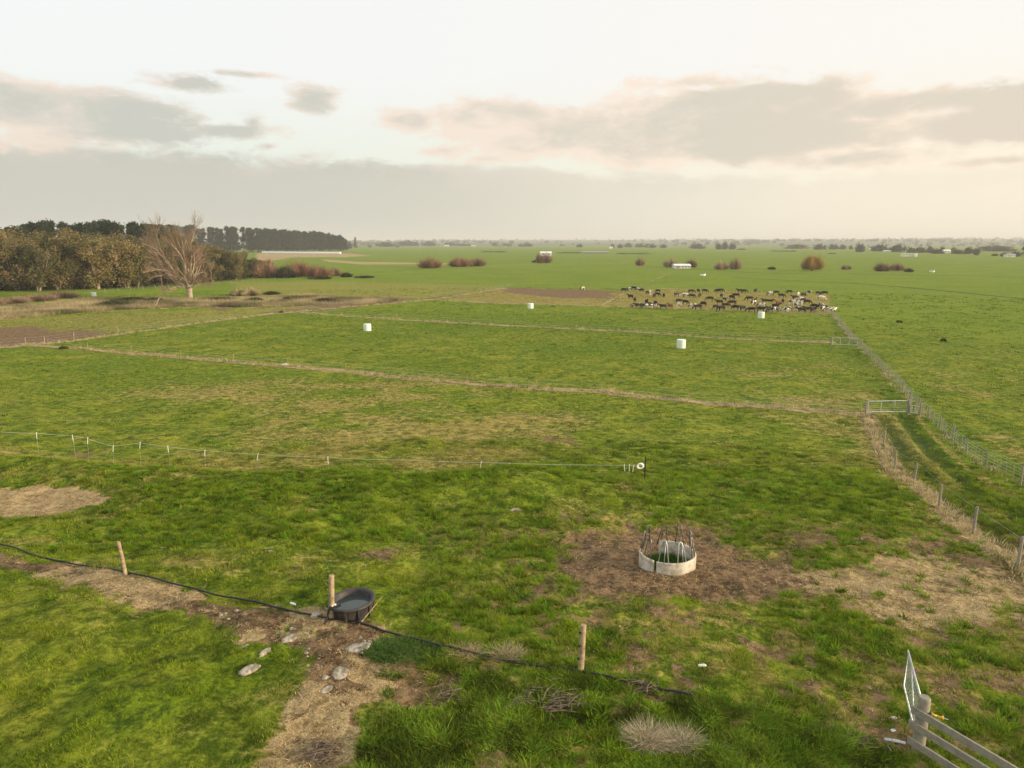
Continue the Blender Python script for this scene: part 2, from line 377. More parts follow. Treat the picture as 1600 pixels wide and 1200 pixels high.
cln = g.mix(g.ss(mott, .52, .40, 0, .75), cln, (.040,.085,.006))
grn = g.mix(g.m('MULTIPLY', clean, .85), grn, cln)
dk = g.noise(P, 1.1, 3, .5); grn = g.mix(g.ss(dk, .60, .68, 0, .65), grn, (.028,.055,.006))
dryc = g.mix(g.ss(mott, .40, .62), (.13,.120,.022), (.40,.330,.095))
soil = g.mix(g.ss(mott, .40, .60), (.070,.044,.024), (.27,.180,.095))
soil = g.mix(g.ss(nx, .55, .75, 0, .7), soil, (.38,.29,.16))
strw = g.mix(g.ss(mott, .36, .64), (.20,.140,.060), (.60,.455,.235)); strw = g.mix(g.ss(nx, .56, .40, 0, .5), strw, (.13,.10,.06))
br = g.m('MULTIPLY', g.m('SUBTRACT', mott, .5), 2.2)
def brk(msk, k=1.): return g.ss(g.m('ADD', msk, g.m('MULTIPLY', br, k)), .28, .72)
c = g.mix(brk(dry, .9), grn, dryc)
c = g.mix(g.m('MULTIPLY', rut, .5), c, (.045,.075,.012))  # deeper grass in the ruts, its shade put into the colour as darker green
c = g.mix(brk(dirt, .9), c, soil)
c = g.mix(brk(straw, .8), c, strw)
g.set(gb.inputs['Base Color'], c); gb.inputs['Roughness'].default_value = .95; gb.inputs['Specular IOR Level'].default_value = .1
hgt = g.m('ADD', g.m('MULTIPLY', nm_, .07), g.m('ADD', g.m('MULTIPLY', nc, .16), g.m('MULTIPLY', nl, .30)))
bn = g.node('ShaderNodeBump', {'Height': hgt, 'Strength': 1.0, 'Distance': 1.5}); g.l.new(bn.outputs[0], gb.inputs['Normal'])

# ------------------------------------------------------------------ ground mesh: one disc, dense in front
half = 43.0
fine = np.radians(np.linspace(-half, half, 640)); coarse = np.radians(np.arange(half + 4, 360 - half - 1, 4.5))
ang = np.concatenate([fine, coarse]); rr = [0.8]
while rr[-1] < 26000: rr.append(rr[-1] * (1.0055 if 11 < rr[-1] < 900 else 1.03 if rr[-1] < 3000 else 1.09))
rr = np.array(rr); na, nr = len(ang), len(rr)
AA, RRR = np.meshgrid(ang, rr); gx = (RRR * np.sin(AA)).ravel(); gy = (RRR * np.cos(AA)).ravel()
GP = np.stack([gx, gy], 1); mA, mB = masks(GP)
z = H(gx, gy)
dist = np.hypot(gx, gy)
hum = fbm(gx, gy, .55, 3, 61) * .16 * (1 - mA[:, 0] * .6) * sst(70, 35, dist) + fbm(gx, gy, 1.3, 2, 63) * .12 * sst(90, 50, dist)
z = z + hum - .12 * mA[:, 3] * sst(200, 100, dist)
GV = np.stack([gx, gy, z], 1)
I = np.arange(na * nr).reshape(nr, na); J = np.roll(I, -1, axis=1)
FQ = np.stack([I[:-1].ravel(), J[:-1].ravel(), J[1:].ravel(), I[1:].ravel()], 1)[:, ::-1]
GV = np.vstack([GV, [[0, 0, hz(0, 0)]]]); mA = np.vstack([mA, mA[:1]]); mB = np.vstack([mB, mB[:1]])
cx = GV[FQ].mean(1)[:, :2]
near = np.hypot(*cx.T) < 300
trk = np.zeros(len(FQ), bool); TRP = np.vstack([TL[:-1], BR[::-1][1:]])
TRK = poly([(1356,650),(1380,690),(1402,730),(1436,752),(1478,787),(1530,826),(1600,878),(1700,950),(1700,830),(1600,782),(1555,758),(1500,722),(1460,684),(1425,648)])
trk[near] = sdf(cx[near], TRK) > 0
def sub(name, Fs, **kw):
    u, inv = np.unique(Fs, return_inverse=True)
    me = mesh_np(name, GV[u], inv.reshape(Fs.shape), gm, cols={'MaskA': mA[u], 'MaskB': mB[u]}, smooth=True)
    return obj(name, me)
go = sub('ground', FQ[~trk]); tag(go, kind='structure')
tri = np.stack([I[0], np.roll(I[0], -1), np.full(na, na * nr)], 1)[:, ::-1]
to = sub('farm_track', FQ[trk]); tag(to, kind='structure')

# ------------------------------------------------------------------ grass (stuff)
def blades(P3, n, hgt, wid, col, spread, lean=.55, name='grass'):
    """P3 (N,3) tuft centres, per tuft arrays hgt, wid, col, spread; n blades each, one triangle a blade"""
    N = len(P3); k = N * n
    c = np.repeat(P3, n, 0); h = np.repeat(hgt, n) * rng.uniform(.55, 1.15, k); wd = np.repeat(wid, n) * rng.uniform(.7, 1.3, k)
    sp_ = np.repeat(spread, n); a = rng.uniform(0, 2 * math.pi, k); rad = sp_ * np.sqrt(rng.uniform(0, 1, k))
    base = c.copy(); base[:, 0] += rad * np.cos(a); base[:, 1] += rad * np.sin(a)
    la = a + rng.normal(0, .8, k); ln = h * rng.uniform(.1, 1, k) * lean * 1.6
    tip = base + np.stack([ln * np.cos(la), ln * np.sin(la), h], 1)
    pa = rng.uniform(0, math.pi, k); off = np.stack([np.cos(pa), np.sin(pa), np.zeros(k)], 1) * wd[:, None] / 2
    base[:, 2] -= .01
    V = np.stack([base - off, base + off, tip], 1).reshape(-1, 3)
    cc = np.repeat(col, n, 0) * rng.uniform(.8, 1.2, (k, 1)); cc = np.repeat(cc, 3, 0)
    cc[2::3] *= 1.12
    return V, cc
def grass_obj(name, parts, label, kind='stuff', cat='grass', parent=None):
    V = np.vstack([p[0] for p in parts]); cc = np.vstack([p[1] for p in parts])
    me = mesh_np(name, V, np.arange(len(V)).reshape(-1, 3), M['blade'], col=np.clip(cc, 0, 1))
    return tag(obj(name, me, parent), label, cat, kind=kind)
def ring(n, r0, r1, pw=1.0, amax=41):
    u = rng.uniform(0, 1, n); r = (r0 ** pw + u * (r1 ** pw - r0 ** pw)) ** (1 / pw); a = np.radians(rng.uniform(-amax, amax, n))
    return np.stack([r * np.sin(a), r * np.cos(a)], 1)
def gcol(Q, a, b):
    dry_, lush_ = a[:, 2:3], b[:, 0:1]
    t = np.clip(.5 + 1.6 * fbm(Q[:, 0], Q[:, 1], 1.1, 3, 201)[:, None], 0, 1)
    t = np.clip(t + 2.4 * fbm(Q[:, 0], Q[:, 1], .5, 2, 207)[:, None], 0, 1)
    c0 = (1 - t) * np.array((.040, .085, .005)) + t * np.array((.225, .300, .013))
    c1 = (1 - t) * np.array((.20, .18, .035)) + t * np.array((.40, .33, .12))
    k = np.clip(dry_ * 1.0 + rng.normal(0, .16, (len(Q), 1)) - .12, 0, 1)
    return c0 * (1 - k) + c1 * k
gparts = []
WEED = poly([(590,1020),(700,1060),(900,1040),(1010,1070),(1200,1110),(1330,1150),(1420,1185),(1500,1215),(1500,1280),(560,1280),(560,1140),(640,1090)])
Q = ring(95000, 12, 50, 1.15); a, b = masks(Q)
bare = np.maximum(a[:, 0], a[:, 1]); cl = fbm(Q[:, 0], Q[:, 1], .7, 3, 205)
keep = (rng.uniform(0, 1, len(Q)) > bare * 1.12) & (rng.uniform(0, 1, len(Q)) < .60 + 3.4 * cl); Q, a, b, cl = Q[keep], a[keep], b[keep], cl[keep]
Q3 = np.column_stack([Q, H(*Q.T) + fbm(Q[:, 0], Q[:, 1], .55, 3, 61) * .16 + fbm(Q[:, 0], Q[:, 1], 1.3, 2, 63) * .12])
c5 = np.clip(.5 + 2.4 * fbm(Q[:, 0], Q[:, 1], .5, 2, 207), 0, 1); hh = (.03 + .085 * c5 + .05 * np.clip(cl + .3, 0, 1)) * rng.uniform(.7, 1.4, len(Q)) * (.62 + .32 * ((Q[:, 0] > -2) | (Q[:, 1] > 22))); 
gparts.append(blades(Q3, 11, hh, np.full(len(Q), .016) * (.7 + np.hypot(*Q.T) / 40), gcol(Q, a, b), np.full(len(Q), .13)))
grass_obj('grass', gparts, 'short green pasture grass covering the near paddock')
# lush clumps standing proud of the sward
Q = ring(9000, 12.5, 42, 1.2); a, b = masks(Q); cl = fbm(Q[:, 0], Q[:, 1], 5, 3, 305)
keep = (np.maximum(a[:, 0], a[:, 1]) < .5 + .45 * (rng.uniform(0, 1, len(Q)) < .12)) & (cl > -.14) & ((Q[:, 0] > -3) | (Q[:, 1] > 26) | (rng.uniform(0, 1, len(Q)) < .02)) ; Q = Q[keep]
Q3 = np.column_stack([Q, H(*Q.T) + .0]); n = len(Q)
cc = np.array((.095, .200, .009)) * rng.uniform(.45, 1.45, (n, 1)) + np.array((.08, .04, .002)) * rng.uniform(0, 1, (n, 1))
grass_obj('grass_tussocks', [blades(Q3, 34, rng.uniform(.10, .25, n), np.full(n, .026), cc, rng.uniform(.05, .14, n), 1.15)], 'taller bright green grass tufts dotting the near paddock')
# rank weeds along the bottom edge
bb = WEED; Q = rng.uniform(bb.min(0), bb.max(0), (17000, 2)); s_ = sdf(Q, WEED) + 2 * fbm(Q[:, 0], Q[:, 1], 2, 3, 8); cl = fbm(Q[:, 0], Q[:, 1], 1.6, 3, 405)
keep = (s_ > 0) & (cl > -.06); Q = Q[keep]; cl = cl[keep]; n = len(Q); Q3 = np.column_stack([Q, H(*Q.T)])
cc = np.array((.080, .165, .012)) * rng.uniform(.3, 1.7, (n, 1)) + np.array((.11, .08, .008)) * rng.uniform(0, 1, (n, 1))
cc = cc * (.45 + 1.1 * np.clip(.5 + 2.6 * fbm(Q[:, 0], Q[:, 1], .6, 2, 207), 0, 1))[:, None]
grass_obj('weeds', [blades(Q3, 17, (.06 + .28 * np.clip(cl + .04, 0, .5)) * rng.uniform(.5, 1.4, n), np.full(n, .030), cc, rng.uniform(.06, .16, n), 1.3)],
          'rank green weeds and long grass along the bottom edge below the black pipe', cat='weeds')
# middle distance sward
Q = ring(52000, 44, 230, .8); a, b = masks(Q); keep = (np.maximum(a[:, 0], a[:, 1]) < .5) & (fbm(Q[:, 0], Q[:, 1], 3, 3, 505) > -.02); Q, a, b = Q[keep], a[keep], b[keep]
r_ = np.hypot(*Q.T); n = len(Q); Q3 = np.column_stack([Q, H(*Q.T) - .01])
grass_obj('pasture_tufts', [blades(Q3, 6, rng.uniform(.06, .14, n) * (1 + r_ / 200), .03 + r_ / 2500, gcol(Q, a, b) * rng.uniform(.55, 1.35, (n, 1)), .1 + r_ / 500)], 'low green tufts across the middle paddocks')
# straw litter lying on the bare patches
Q = ring(60000, 12, 44, 1.1); a, b = masks(Q); keep = rng.uniform(0, 1, len(Q)) < a[:, 0] * .9 + a[:, 1] * .35; Q = Q[keep]; n = len(Q)
Q3 = np.column_stack([Q, H(*Q.T) + fbm(Q[:, 0], Q[:, 1], .55, 3, 61) * .07 + fbm(Q[:, 0], Q[:, 1], 1.3, 2, 63) * .12 + .012])
cc = np.array((.56, .43, .22)) * rng.uniform(.25, 1.3, (n, 1))
grass_obj('straw_litter', [blades(Q3, 5, rng.uniform(.015, .05, n), np.full(n, .018), cc, np.full(n, .14), 3.0)], 'dry trampled straw lying on the bare ground', cat='straw')
# dry verges under the fences
def verge(L, wd, per, h0, h1, name, label, w_=.03, colr=(.52,.43,.24)):
    pts = []
    for i in range(len(L) - 1):
        m_ = int(np.hypot(*(L[i + 1] - L[i])) * per)
        t = rng.uniform(0, 1, (m_, 1)); q = L[i] * (1 - t) + L[i + 1] * t; pts.append(q + rng.normal(0, wd, q.shape))
    Q = np.vstack(pts); Q = Q[fbm(Q[:, 0], Q[:, 1], 5, 3, 602) > -.16]; n = len(Q); r_ = np.hypot(*Q.T); Q3 = np.column_stack([Q, H(*Q.T)])
    cc = np.array(colr) * rng.uniform(.6, 1.15, (n, 1)); g_ = rng.uniform(0, 1, (n, 1)) < .25; cc = np.where(g_, np.array((.13, .17, .03)), cc)
    grass_obj(name, [blades(Q3, 8, rng.uniform(h0, h1, n), w_ + r_ / 3500, cc, np.full(n, .25), .8)], label, cat='dry grass')
verge(L1, .38, 7, .15, .38, 'verge_grass', 'pale dry grass under the nearest paddock fence')
verge(L2, .45, 6, .18, .42, 'verge_grass', 'pale dry grass under the fence beyond the two middle bales')
verge(L3, .45, 5, .18, .42, 'verge_grass', 'pale dry grass under the fence curving to the left edge')
verge(TL, .28, 12, .10, .32, 'verge_grass', 'pale dry grass under the posts left of the wheel track')
verge(L5, .4, 4, .15, .35, 'verge_grass', 'pale dry grass along the near edge of the grazed paddock')
verge(BR, .25, 4, .12, .3, 'verge_grass', 'pale dry grass under the batten fence right of the track')
bb = RANK; Q = rng.uniform(bb.min(0), bb.max(0), (26000, 2)); Q = Q[(sdf(Q, RANK) + 8 * fbm(Q[:, 0], Q[:, 1], 9, 3, 701) > 0)]; Q = Q[Q[:, 1] < 210]
n = len(Q); Q3 = np.column_stack([Q, H(*Q.T)]); t = np.clip(.5 + 2.2 * fbm(Q[:, 0], Q[:, 1], 7, 3, 702), 0, 1)[:, None]
cc = (1 - t) * np.array((.10, .10, .045)) + t * np.array((.44, .36, .20))
grass_obj('rank_grass', [blades(Q3, 9, rng.uniform(.4, 1.1, n), np.full(n, .09), cc, np.full(n, .5), .7)], 'tall pale rank grass filling the creek bank in front of the bare tree', cat='rank grass')
#PART2
# ------------------------------------------------------------------ foreground line of posts with black pipe
def P3_(px, py, dz=0.): p = at(px, py); p[2] += dz; return p
post_lab = {197: 'short pale wooden post beside the black pipe at the left, leaning slightly left',
            518: 'pale wooden post standing right beside the black water trough',
            907: 'pale wooden post with three black insulators standing alone right of the trough in long grass'}
def near_post(px, py, top, lean, r=.075):
    b = at(px, py); t = empty('fence_post', b); tag(t, post_lab[px], 'fence post', 'pale wooden posts along the black pipe')
    mb = MB(); mb.tube([(0,0,-.15),(lean*.5,0,top*.5),(lean,0,top-.01),(lean,0,top)], [r,r*.97,r*.92,r*.78], 14); mb.build('post', M['wood'], t, False)
    for k in range(4 if top > 1.4 else 3):
        zz = top * (.86 - .27 * k); x_ = lean * zz / top
        ib = MB(); ib.tube([(x_ - .055, -.055, zz), (x_ - .095, -.10, zz)], .024, 8); ib.tube([(x_ - .08, -.08, zz), (x_ - .088, -.088, zz)], .038, 8)
        ib.build('insulator', M['black'], t)
near_post(197, 898, 1.22, -.14, .065); near_post(518, 968, 1.42, .07, .085); near_post(907, 1050, 1.36, .05, .085)
pp = [(-60,846),(0,853),(50,869),(100,880),(150,888),(200,897),(260,912),(320,928),(400,944),(440,954),(480,962),(518,970),(545,972),(600,990),(640,1000),(700,1014),(780,1033),(860,1046),(907,1052),(960,1064),(1010,1077),(1050,1084),(1090,1088)]
mb = MB(); pts = [P3_(a, b, .06 + .02 * math.sin(i * 1.9)) for i, (a, b) in enumerate(pp)]
fine_ = []
for i in range(len(pts) - 1):
    for k in range(5): q = pts[i] + (pts[i+1] - pts[i]) * k / 5; q[2] = hz(q[0], q[1]) + .075 + .02 * math.sin(i + k * .6); fine_.append(q)
mb.tube(fine_, .030, 8); tag(mb.build('water_pipe', M['black'], None, True), 'long black plastic pipe lying along the foot of the wooden posts', 'pipe')

# ------------------------------------------------------------------ trough
tb = at(552, 958); tr = empty('water_trough', (tb[0], tb[1], tb[2] - .03)); tag(tr, 'round black plastic water trough half full of dark water beside a wooden post', 'trough')
tr.rotation_euler = (R(1.5), R(-3), 0)
mb = MB(); mb.lathe([(.50,0),(.56,.06),(.60,.30),(.62,.40),(.69,.44),(.70,.50),(.665,.515),(.60,.50),(.575,.46),(.55,.14),(0.001,.12)], seg=48); mb.build('tub', M['trough'], tr, True)
for k in range(10):
    a_ = k * math.pi / 5 + .2; MB().box((.615*math.cos(a_), .615*math.sin(a_), .24), (.07,.05,.36), a_).build('rib', M['trough'], tr)
mb = MB(); mb.lathe([(.578,.315),(.3,.317),(0.001,.317)], seg=48); mb.build('water', M['water'], tr)
mb = MB(); mb.box((-.44,-.36,.50), (.34,.20,.07), R(38)); mb.tube([(-.58,-.47,.46),(-.62,-.56,.25),(-.70,-.72,.08)], .03, 8); mb.build('valve_cover', M['black'], tr)
mb = MB(); mb.box((-.40,-.37,.555), (.06,.05,.035), R(20)); mb.box((-.47,-.44,.555), (.05,.04,.03), R(70)); mb.build('valve', M['white'], tr)

# ------------------------------------------------------------------ ring feeder
fb = at(1042, 884); fd = empty('ring_feeder', fb, 0); tag(fd, 'round concrete cattle feeder with a crown of bent steel hoops on trampled earth', 'cattle feeder')
prof = [(1.0,-.08),(1.0,.52),(.985,.545),(.94,.545),(.925,.52),(.925,-.08),(1.0,-.08)]
for a0, a1 in ((R(163), R(229)), (R(236), R(456))):
    MB().lathe(prof, seg=int((a1-a0)*14), a0=a0, a1=a1).build('concrete_wall', M['conc'], fd)
for k in range(9):
    a_ = R(10 + 40 * k); hb = MB(); w0, w1, hh_ = .19, .085, .82 + .05 * math.sin(k * 2.3)
    rad = np.array((math.cos(a_), math.sin(a_), 0)); tg = np.array((-math.sin(a_), math.cos(a_), 0)); ln_ = rng.uniform(-.06, .06)
    def q(s, zz, inn): return rad * (.955 - inn) + tg * (s + ln_ * zz) + np.array((0, 0, zz))
    hb.tube([q(-w0,.40,0), q(-w1,.46+hh_*.82,.10), q(-w1*.6,.46+hh_*.95,.125), q(0,.46+hh_,.135), q(w1*.6,.46+hh_*.95,.125), q(w1,.46+hh_*.82,.10), q(w0,.40,0)], .022, 7)
    hb.tube([q(.02,.44,-.045), q(.05,.46+hh_*.9,.10)], .011, 6)
    hb.build('hoop', M['rust'] if k not in (6, 7) else M['galv'], fd, True)
n = 260; a_ = rng.uniform(0, 6.28, n); r_ = .8 * np.sqrt(rng.uniform(0, 1, n)); Q3 = np.column_stack([fb[0] + r_*np.cos(a_), fb[1] + r_*np.sin(a_), np.full(n, fb[2] - .02)])
grass_obj('grass', [blades(Q3, 16, rng.uniform(.10,.30,n), np.full(n,.02), np.array((.06,.14,.012))*rng.uniform(.6,1.2,(n,1)), np.full(n,.12), 1.)], 'dark green grass growing inside the ring feeder')

# ------------------------------------------------------------------ stones, scraps, sticks
def stone(px, py, sx_, sy_, sz_, label, rz=0., m='stone', name='stone', cat='stone', seed=0, grp=None):
    import bmesh
    bm = bmesh.new(); bmesh.ops.create_icosphere(bm, subdivisions=3, radius=1)
    for v in bm.verts:
        c_ = v.co; f = (.86 if m == 'stone' else 1) + .55 * float(fbm(np.array(c_.x * 2 + seed), np.array(c_.y * 2 + c_.z * 1.7), 1.0, 3, seed))
        v.co = Vector((max(-.85, min(.85, c_.x * f)) * sx_, max(-.8, min(.85, c_.y * f)) * sy_, max(-.6, min(.62, c_.z * f)) * sz_))
    me = bpy.data.meshes.new(name); bm.to_mesh(me); bm.free(); me.materials.append(M[m])
    b = at(px, py); o = obj(name, me, None, (b[0], b[1], b[2] + sz_ * (.12 if m == 'stone' else .25))); o.rotation_euler = (R(3), R(-4), rz); tag(o, label, cat, grp); return o
stone(495, 964, .20, .14, .17, 'rounded white stone beside the pipe left of the trough post', .3, seed=1)
stone(390, 1047, .34, .20, .10, 'flat grey stone half sunk in grass, lowest of the three in a row', .7, seed=2)
stone(414, 1020, .26, .09, .09, 'narrow pale stone in grass between the flat grey stone and the slab by the path', 1.0, seed=3)
stone(453, 998, .30, .18, .08, 'pale slab at the edge of the straw path just left of centre path', .8, seed=4)
stone(560, 1012, .42, .26, .07, 'broad flat pale slab on the bare path below the trough', .2, seed=5)
stone(532, 1052, .34, .24, .05, 'crumbled grey rubble slab in the middle of the bare path', 1.4, seed=6)
stone(510, 1078, .22, .14, .05, 'small grey rubble slab lowest on the bare path', .9, seed=7)
stone(384, 1010, .12, .08, .05, 'small grey stone in the grass left of the path', .4, seed=8)
stone(1133, 1162, .22, .13, .05, 'flat pale triangular slab lying in the weeds right of the dry tussock', 2.1, seed=9)
stone(255, 857, .13, .10, .06, 'small pale stone right of the leaning left post', 0, seed=10)
stone(300, 857, .16, .10, .06, 'pale stone in grass further right of the leaning left post', 0, seed=11)
stone(422, 862, .12, .09, .06, 'small pale stone alone in the grass above the pipe', 0, seed=12)
stone(472, 738, .18, .12, .06, 'small white stone just under the bank top', 0, seed=13)
stone(805, 797, .30, .12, .07, 'pale stone in the tussocks above the bare ground', 0, seed=14)
stone(1220, 792, .22, .08, .07, 'pale stone lying alone on the slope right of the feeder', 0, seed=15)
stone(1536, 846, .14, .10, .09, 'small white stone near the rightmost post of the track fence', 0, seed=16)
stone(458, 944, .16, .04, .04, 'small white scrap above the pipe left of the trough', -.6, m='white', name='scrap', cat='scrap', seed=17)
stone(1097, 1040, .13, .05, .03, 'white scrap on the grass between the lone post and the galvanised gate', 0, m='white', name='scrap', cat='scrap', seed=18)
stone(1397, 1122, .07, .05, .03, 'small white scrap left of the strainer post, the upper one', 0, m='white', name='scrap', cat='scrap', seed=19)
stone(1396, 1142, .07, .05, .03, 'small white scrap left of the strainer post, the lower one', 0, m='white', name='scrap', cat='scrap', seed=20)
stone(1452, 1150, .06, .06, .09, 'white knob shaped scrap right of the strainer post foot', 0, m='white', name='scrap', cat='scrap', seed=21)
stone(1398, 1158, .26, .06, .03, 'grey metal scrap lying left of the strainer post foot', -.4, m='galv', name='scrap', cat='scrap', seed=22)
stone(445, 570, .45, .2, .16, 'white lump beside the nearest paddock fence at the left', 0, m='white', name='scrap', cat='scrap', seed=23)
r_ = []; PV = PATH
while len(r_) < 75:
    q_ = rng.uniform(PV.min(0), PV.max(0)); 
    if q_[0] > -9 and sdf(q_[None], PV)[0] > .1: r_.append(q_)
rb_ = MB()
for q_ in r_:
    s_ = rng.uniform(.02, .06) * rng.choice([.7, 1, 1.5]); th = rng.uniform(0, 6.28, 6) ; a_ = np.sort(th); zc = hz(*q_) + .03
    top_ = [(q_[0] + s_*.7*math.cos(t_), q_[1] + s_*.6*math.sin(t_), zc - .02 + s_*.35 + rng.uniform(-.01,.01)) for t_ in np.linspace(0, 5.2, 6)]; bot_ = [(q_[0] + s_*rng.uniform(.9,1.4)*math.cos(t_), q_[1] + s_*rng.uniform(.8,1.2)*math.sin(t_), zc - s_*.5) for t_ in np.linspace(0, 5.2, 6)]
    rb_.add(bot_ + top_, [(i, (i+1) % 6, 6 + (i+1) % 6, 6 + i) for i in range(6)] + [tuple(range(6, 12))])
tag(rb_.build('rubble', mat('rubble_stone', (.38,.33,.26), .95, nscale=5, col2=(.16,.13,.10))), 'small pale rubble scattered over the bare path', 'rubble', kind='stuff')
def sticks(px, py, n, ln, label, w=.014):
    n = int(n * 2.2)
    b = at(px, py); mb = MB()
    for i in range(n):
        a_ = rng.uniform(-.5, .5) + (0 if i % 3 else 1.2); c_ = np.array((rng.normal(0, ln*.35), rng.normal(0, ln*.3), .05 + .02 * (i % 5)))
        d_ = np.array((math.cos(a_), math.sin(a_) * .8, rng.uniform(-.05, .12))) * ln * rng.uniform(.15, .5)
        mb.tube([c_ - d_, c_ + d_ * .1 + np.array((0,0,.03)), c_ + d_], [w, w*.8, w*.4], 5)
    tag(mb.build('stick_pile', M['deadwood'], None, False, tuple(b)), label, 'sticks')
sticks(880, 1098, 26, .75, 'heap of dead grey sticks in the weeds under the lone wooden post')
sticks(820, 1096, 12, .5, 'thin scatter of dead sticks just left of the larger stick heap')
sticks(1010, 1076, 14, .6, 'dead sticks lying along the right end of the black pipe')
sticks(700, 1090, 12, .5, 'few dead sticks on the bare spot right of the path')
sticks(500, 1180, 30, .6, 'grey twig litter at the bottom end of the bare path', .012)
sticks(1340, 1160, 12, .7, 'dead sticks among long grass left of the strainer post')
mb = MB(); b0 = at(555, 974); mb.tube([np.array((0,0,.05)), np.array((.30,.35,.32)), np.array((.56,.72,.55))], [.016,.013,.008], 6)
tag(mb.build('stick', M['wood'], None, False, tuple(b0 + np.array((.15,-.15,0)))), 'pale broken stick propped against the right side of the trough', 'stick')
def tussock(px, py, n, h, col, spread, label, name='tussock', wd=.02):
    b = at(px, py); a_ = rng.uniform(0, 6.28, n); r_ = spread * np.sqrt(rng.uniform(0, 1, n)); Qx = b[0] + r_ * np.cos(a_); Qy = b[1] + r_ * np.sin(a_) * .6
    Q3 = np.column_stack([Qx, Qy, H(Qx, Qy) + .1 * h]); cc = np.array(col) * rng.uniform(.45, 1.35, (n, 1)); wd = wd * .8
    V, cc = blades(Q3, 10, np.full(n, h) * (1.1 - .6 * r_ / spread), np.full(n, wd), cc, np.full(n, .16), 2.0)
    tag(obj(name, mesh_np(name, V, np.arange(len(V)).reshape(-1, 3), M['blade'], col=np.clip(cc, 0, 1))), label, 'tussock')
tussock(1012, 1158, 330, .24, (.56,.47,.33), .38, 'large bleached dry tussock in the weeds at the bottom')
tussock(1062, 1163, 170, .22, (.52,.44,.30), .36, 'smaller bleached tussock right beside the large bleached one')
tussock(628, 1020, 330, .15, (.085,.16,.030), 1.0, 'low bushy dark green weed patch right of the path slabs', name='weed_bush', wd=.05)
tussock(790, 1025, 70, .22, (.45,.37,.22), .45, 'flattened dry straw clump left of the lone post', name='straw_clump')
tussock(730, 1022, 60, .18, (.50,.38,.22), .5, 'pale straw clump just right of the green weed patch', name='straw_clump')

# ------------------------------------------------------------------ strainer post, rails and galvanised gate (bottom right)
sx0, sy0 = 9.22, 14.2; sz0 = hz(sx0, sy0)
rf = empty('rail_fence', (sx0, sy0, sz0)); tag(rf, 'grey timber rail fence ending at a stout strainer post in the bottom right corner', 'rail fence')
mb = MB(); mb.tube([(0,0,-.3),(0.005,0,.7),(.01,0,1.33),(.01,0,1.37)], [.135,.13,.125,.105], 20); mb.build('strainer_post', M['greywood'], rf, False)
dr = np.array((.46, -.89, 0.)); dr /= np.linalg.norm(dr); nrm = np.array((dr[1], -dr[0], 0))
for zt, l0, l1, nm in ((1.02, -.16, 4.6, 'rail'), (.66, -.18, 4.6, 'rail'), (.24, -.16, 2.2, 'rail')):
    mb = MB(); o_ = nrm * .155
    mb.bar(dr*l0 + o_ + (0,0,zt), dr*l1 + o_ + (0,0,zt + .03), .05, .17); mb.build(nm, M['greywood'], rf)
for L_ in (2.2, 4.4):
    mb = MB(); mb.tube([tuple(dr*L_ + (0,0,-.3)), tuple(dr*L_ + (0,0,1.1))], .09, 14); mb.build('post', M['greywood'], rf)
mb = MB(); mb.tube([(.128*math.cos(a_)+.01, .128*math.sin(a_), 1.03) for a_ in np.linspace(-2.6, .6, 9)], .03, 6); mb.build('strap', M['black'], rf)
hd = MB(); hd.tube([(.13,-.10,1.02),(.20,-.12,.99),(.24,-.13,.99)], [.045,.022,.022], 8); hd.tube([(.24,-.13,.99),(.34,-.15,.96),(.37,-.155,.955)], [.02,.025,.05], 8)
hd.build('gate_handle', M['yellow'], rf, True)
mb = MB(); mb.tube([(.37,-.155,.955),(.48,-.17,.92)], .01, 6); mb.build('hook', M['galv'], rf)
ga = np.array((9.30, 14.42, 0.)); gb_ = np.array((10.08, 16.4, 0.)); L_ = np.linalg.norm(gb_ - ga); gd = (gb_ - ga) / L_
gt = empty('farm_gate', (ga[0], ga[1], sz0)); tag(gt, 'narrow galvanised mesh gate swung open behind the strainer post, seen nearly edge on', 'gate')
fr = MB(); z0_, z1_ = .14, 1.14
def gp(s, zz): return tuple(gd * s + np.array((0, 0, zz)))
fr.tube([gp(0,z0_),gp(0,z1_),gp(L_,z1_),gp(L_,z0_),gp(0,z0_)], .024, 8); fr.build('frame', M['galv'], gt, True)
MB().tube([gp(.35,z0_),gp(L_*.72,z1_)], .018, 8).build('brace', M['galv'], gt, True)
ms = MB()
for i in range(1, 9): ms.tube([gp(0,z0_+i/9.), gp(L_,z0_+i/9.)], .003, 4, False)
for i in range(1, 15): ms.tube([gp(L_*i/15,z0_), gp(L_*i/15,z1_)], .003, 4, False)
ms.build('mesh', M['galv'], gt)

# ------------------------------------------------------------------ electric fence behind the bank
ef = empty('electric_fence', (0, 38, hz(0, 38))); tag(ef, 'temporary white electric tape strung on white topped standards behind the grassy bank', 'electric fence')
EL = [(-60,672),(0,675),(57,677),(113,681),(137,685),(150,690),(177,697),(219,692),(262,698),(320,704),(403,710),(512,715),(640,719),(752,722.5),(975,727),(983,727),(990,728),(1002,728)]
def onfence(px, py, yf): 
    d = pdir(px, py); t = yf / d[1]; return np.array((d[0]*t, yf, CAMZ + d[2]*t))
def yf_(px): return 38.3 + 5.5 * max(0, (900 - px) / 900) ** 1.5
tp = [onfence(a, b, yf_(a)) for a, b in EL]; org = np.array(ef.location)
tb_ = MB()
for i in range(len(tp) - 1):
    a_, b__ = tp[i] - org, tp[i+1] - org; mid = (a_ + b__) / 2 - np.array((0, 0, .012 * np.linalg.norm(b__ - a_) * .5))
    tb_.tube([a_, mid, b__], .008, 6, False)
tb_.build('tape', M['tape'], ef)
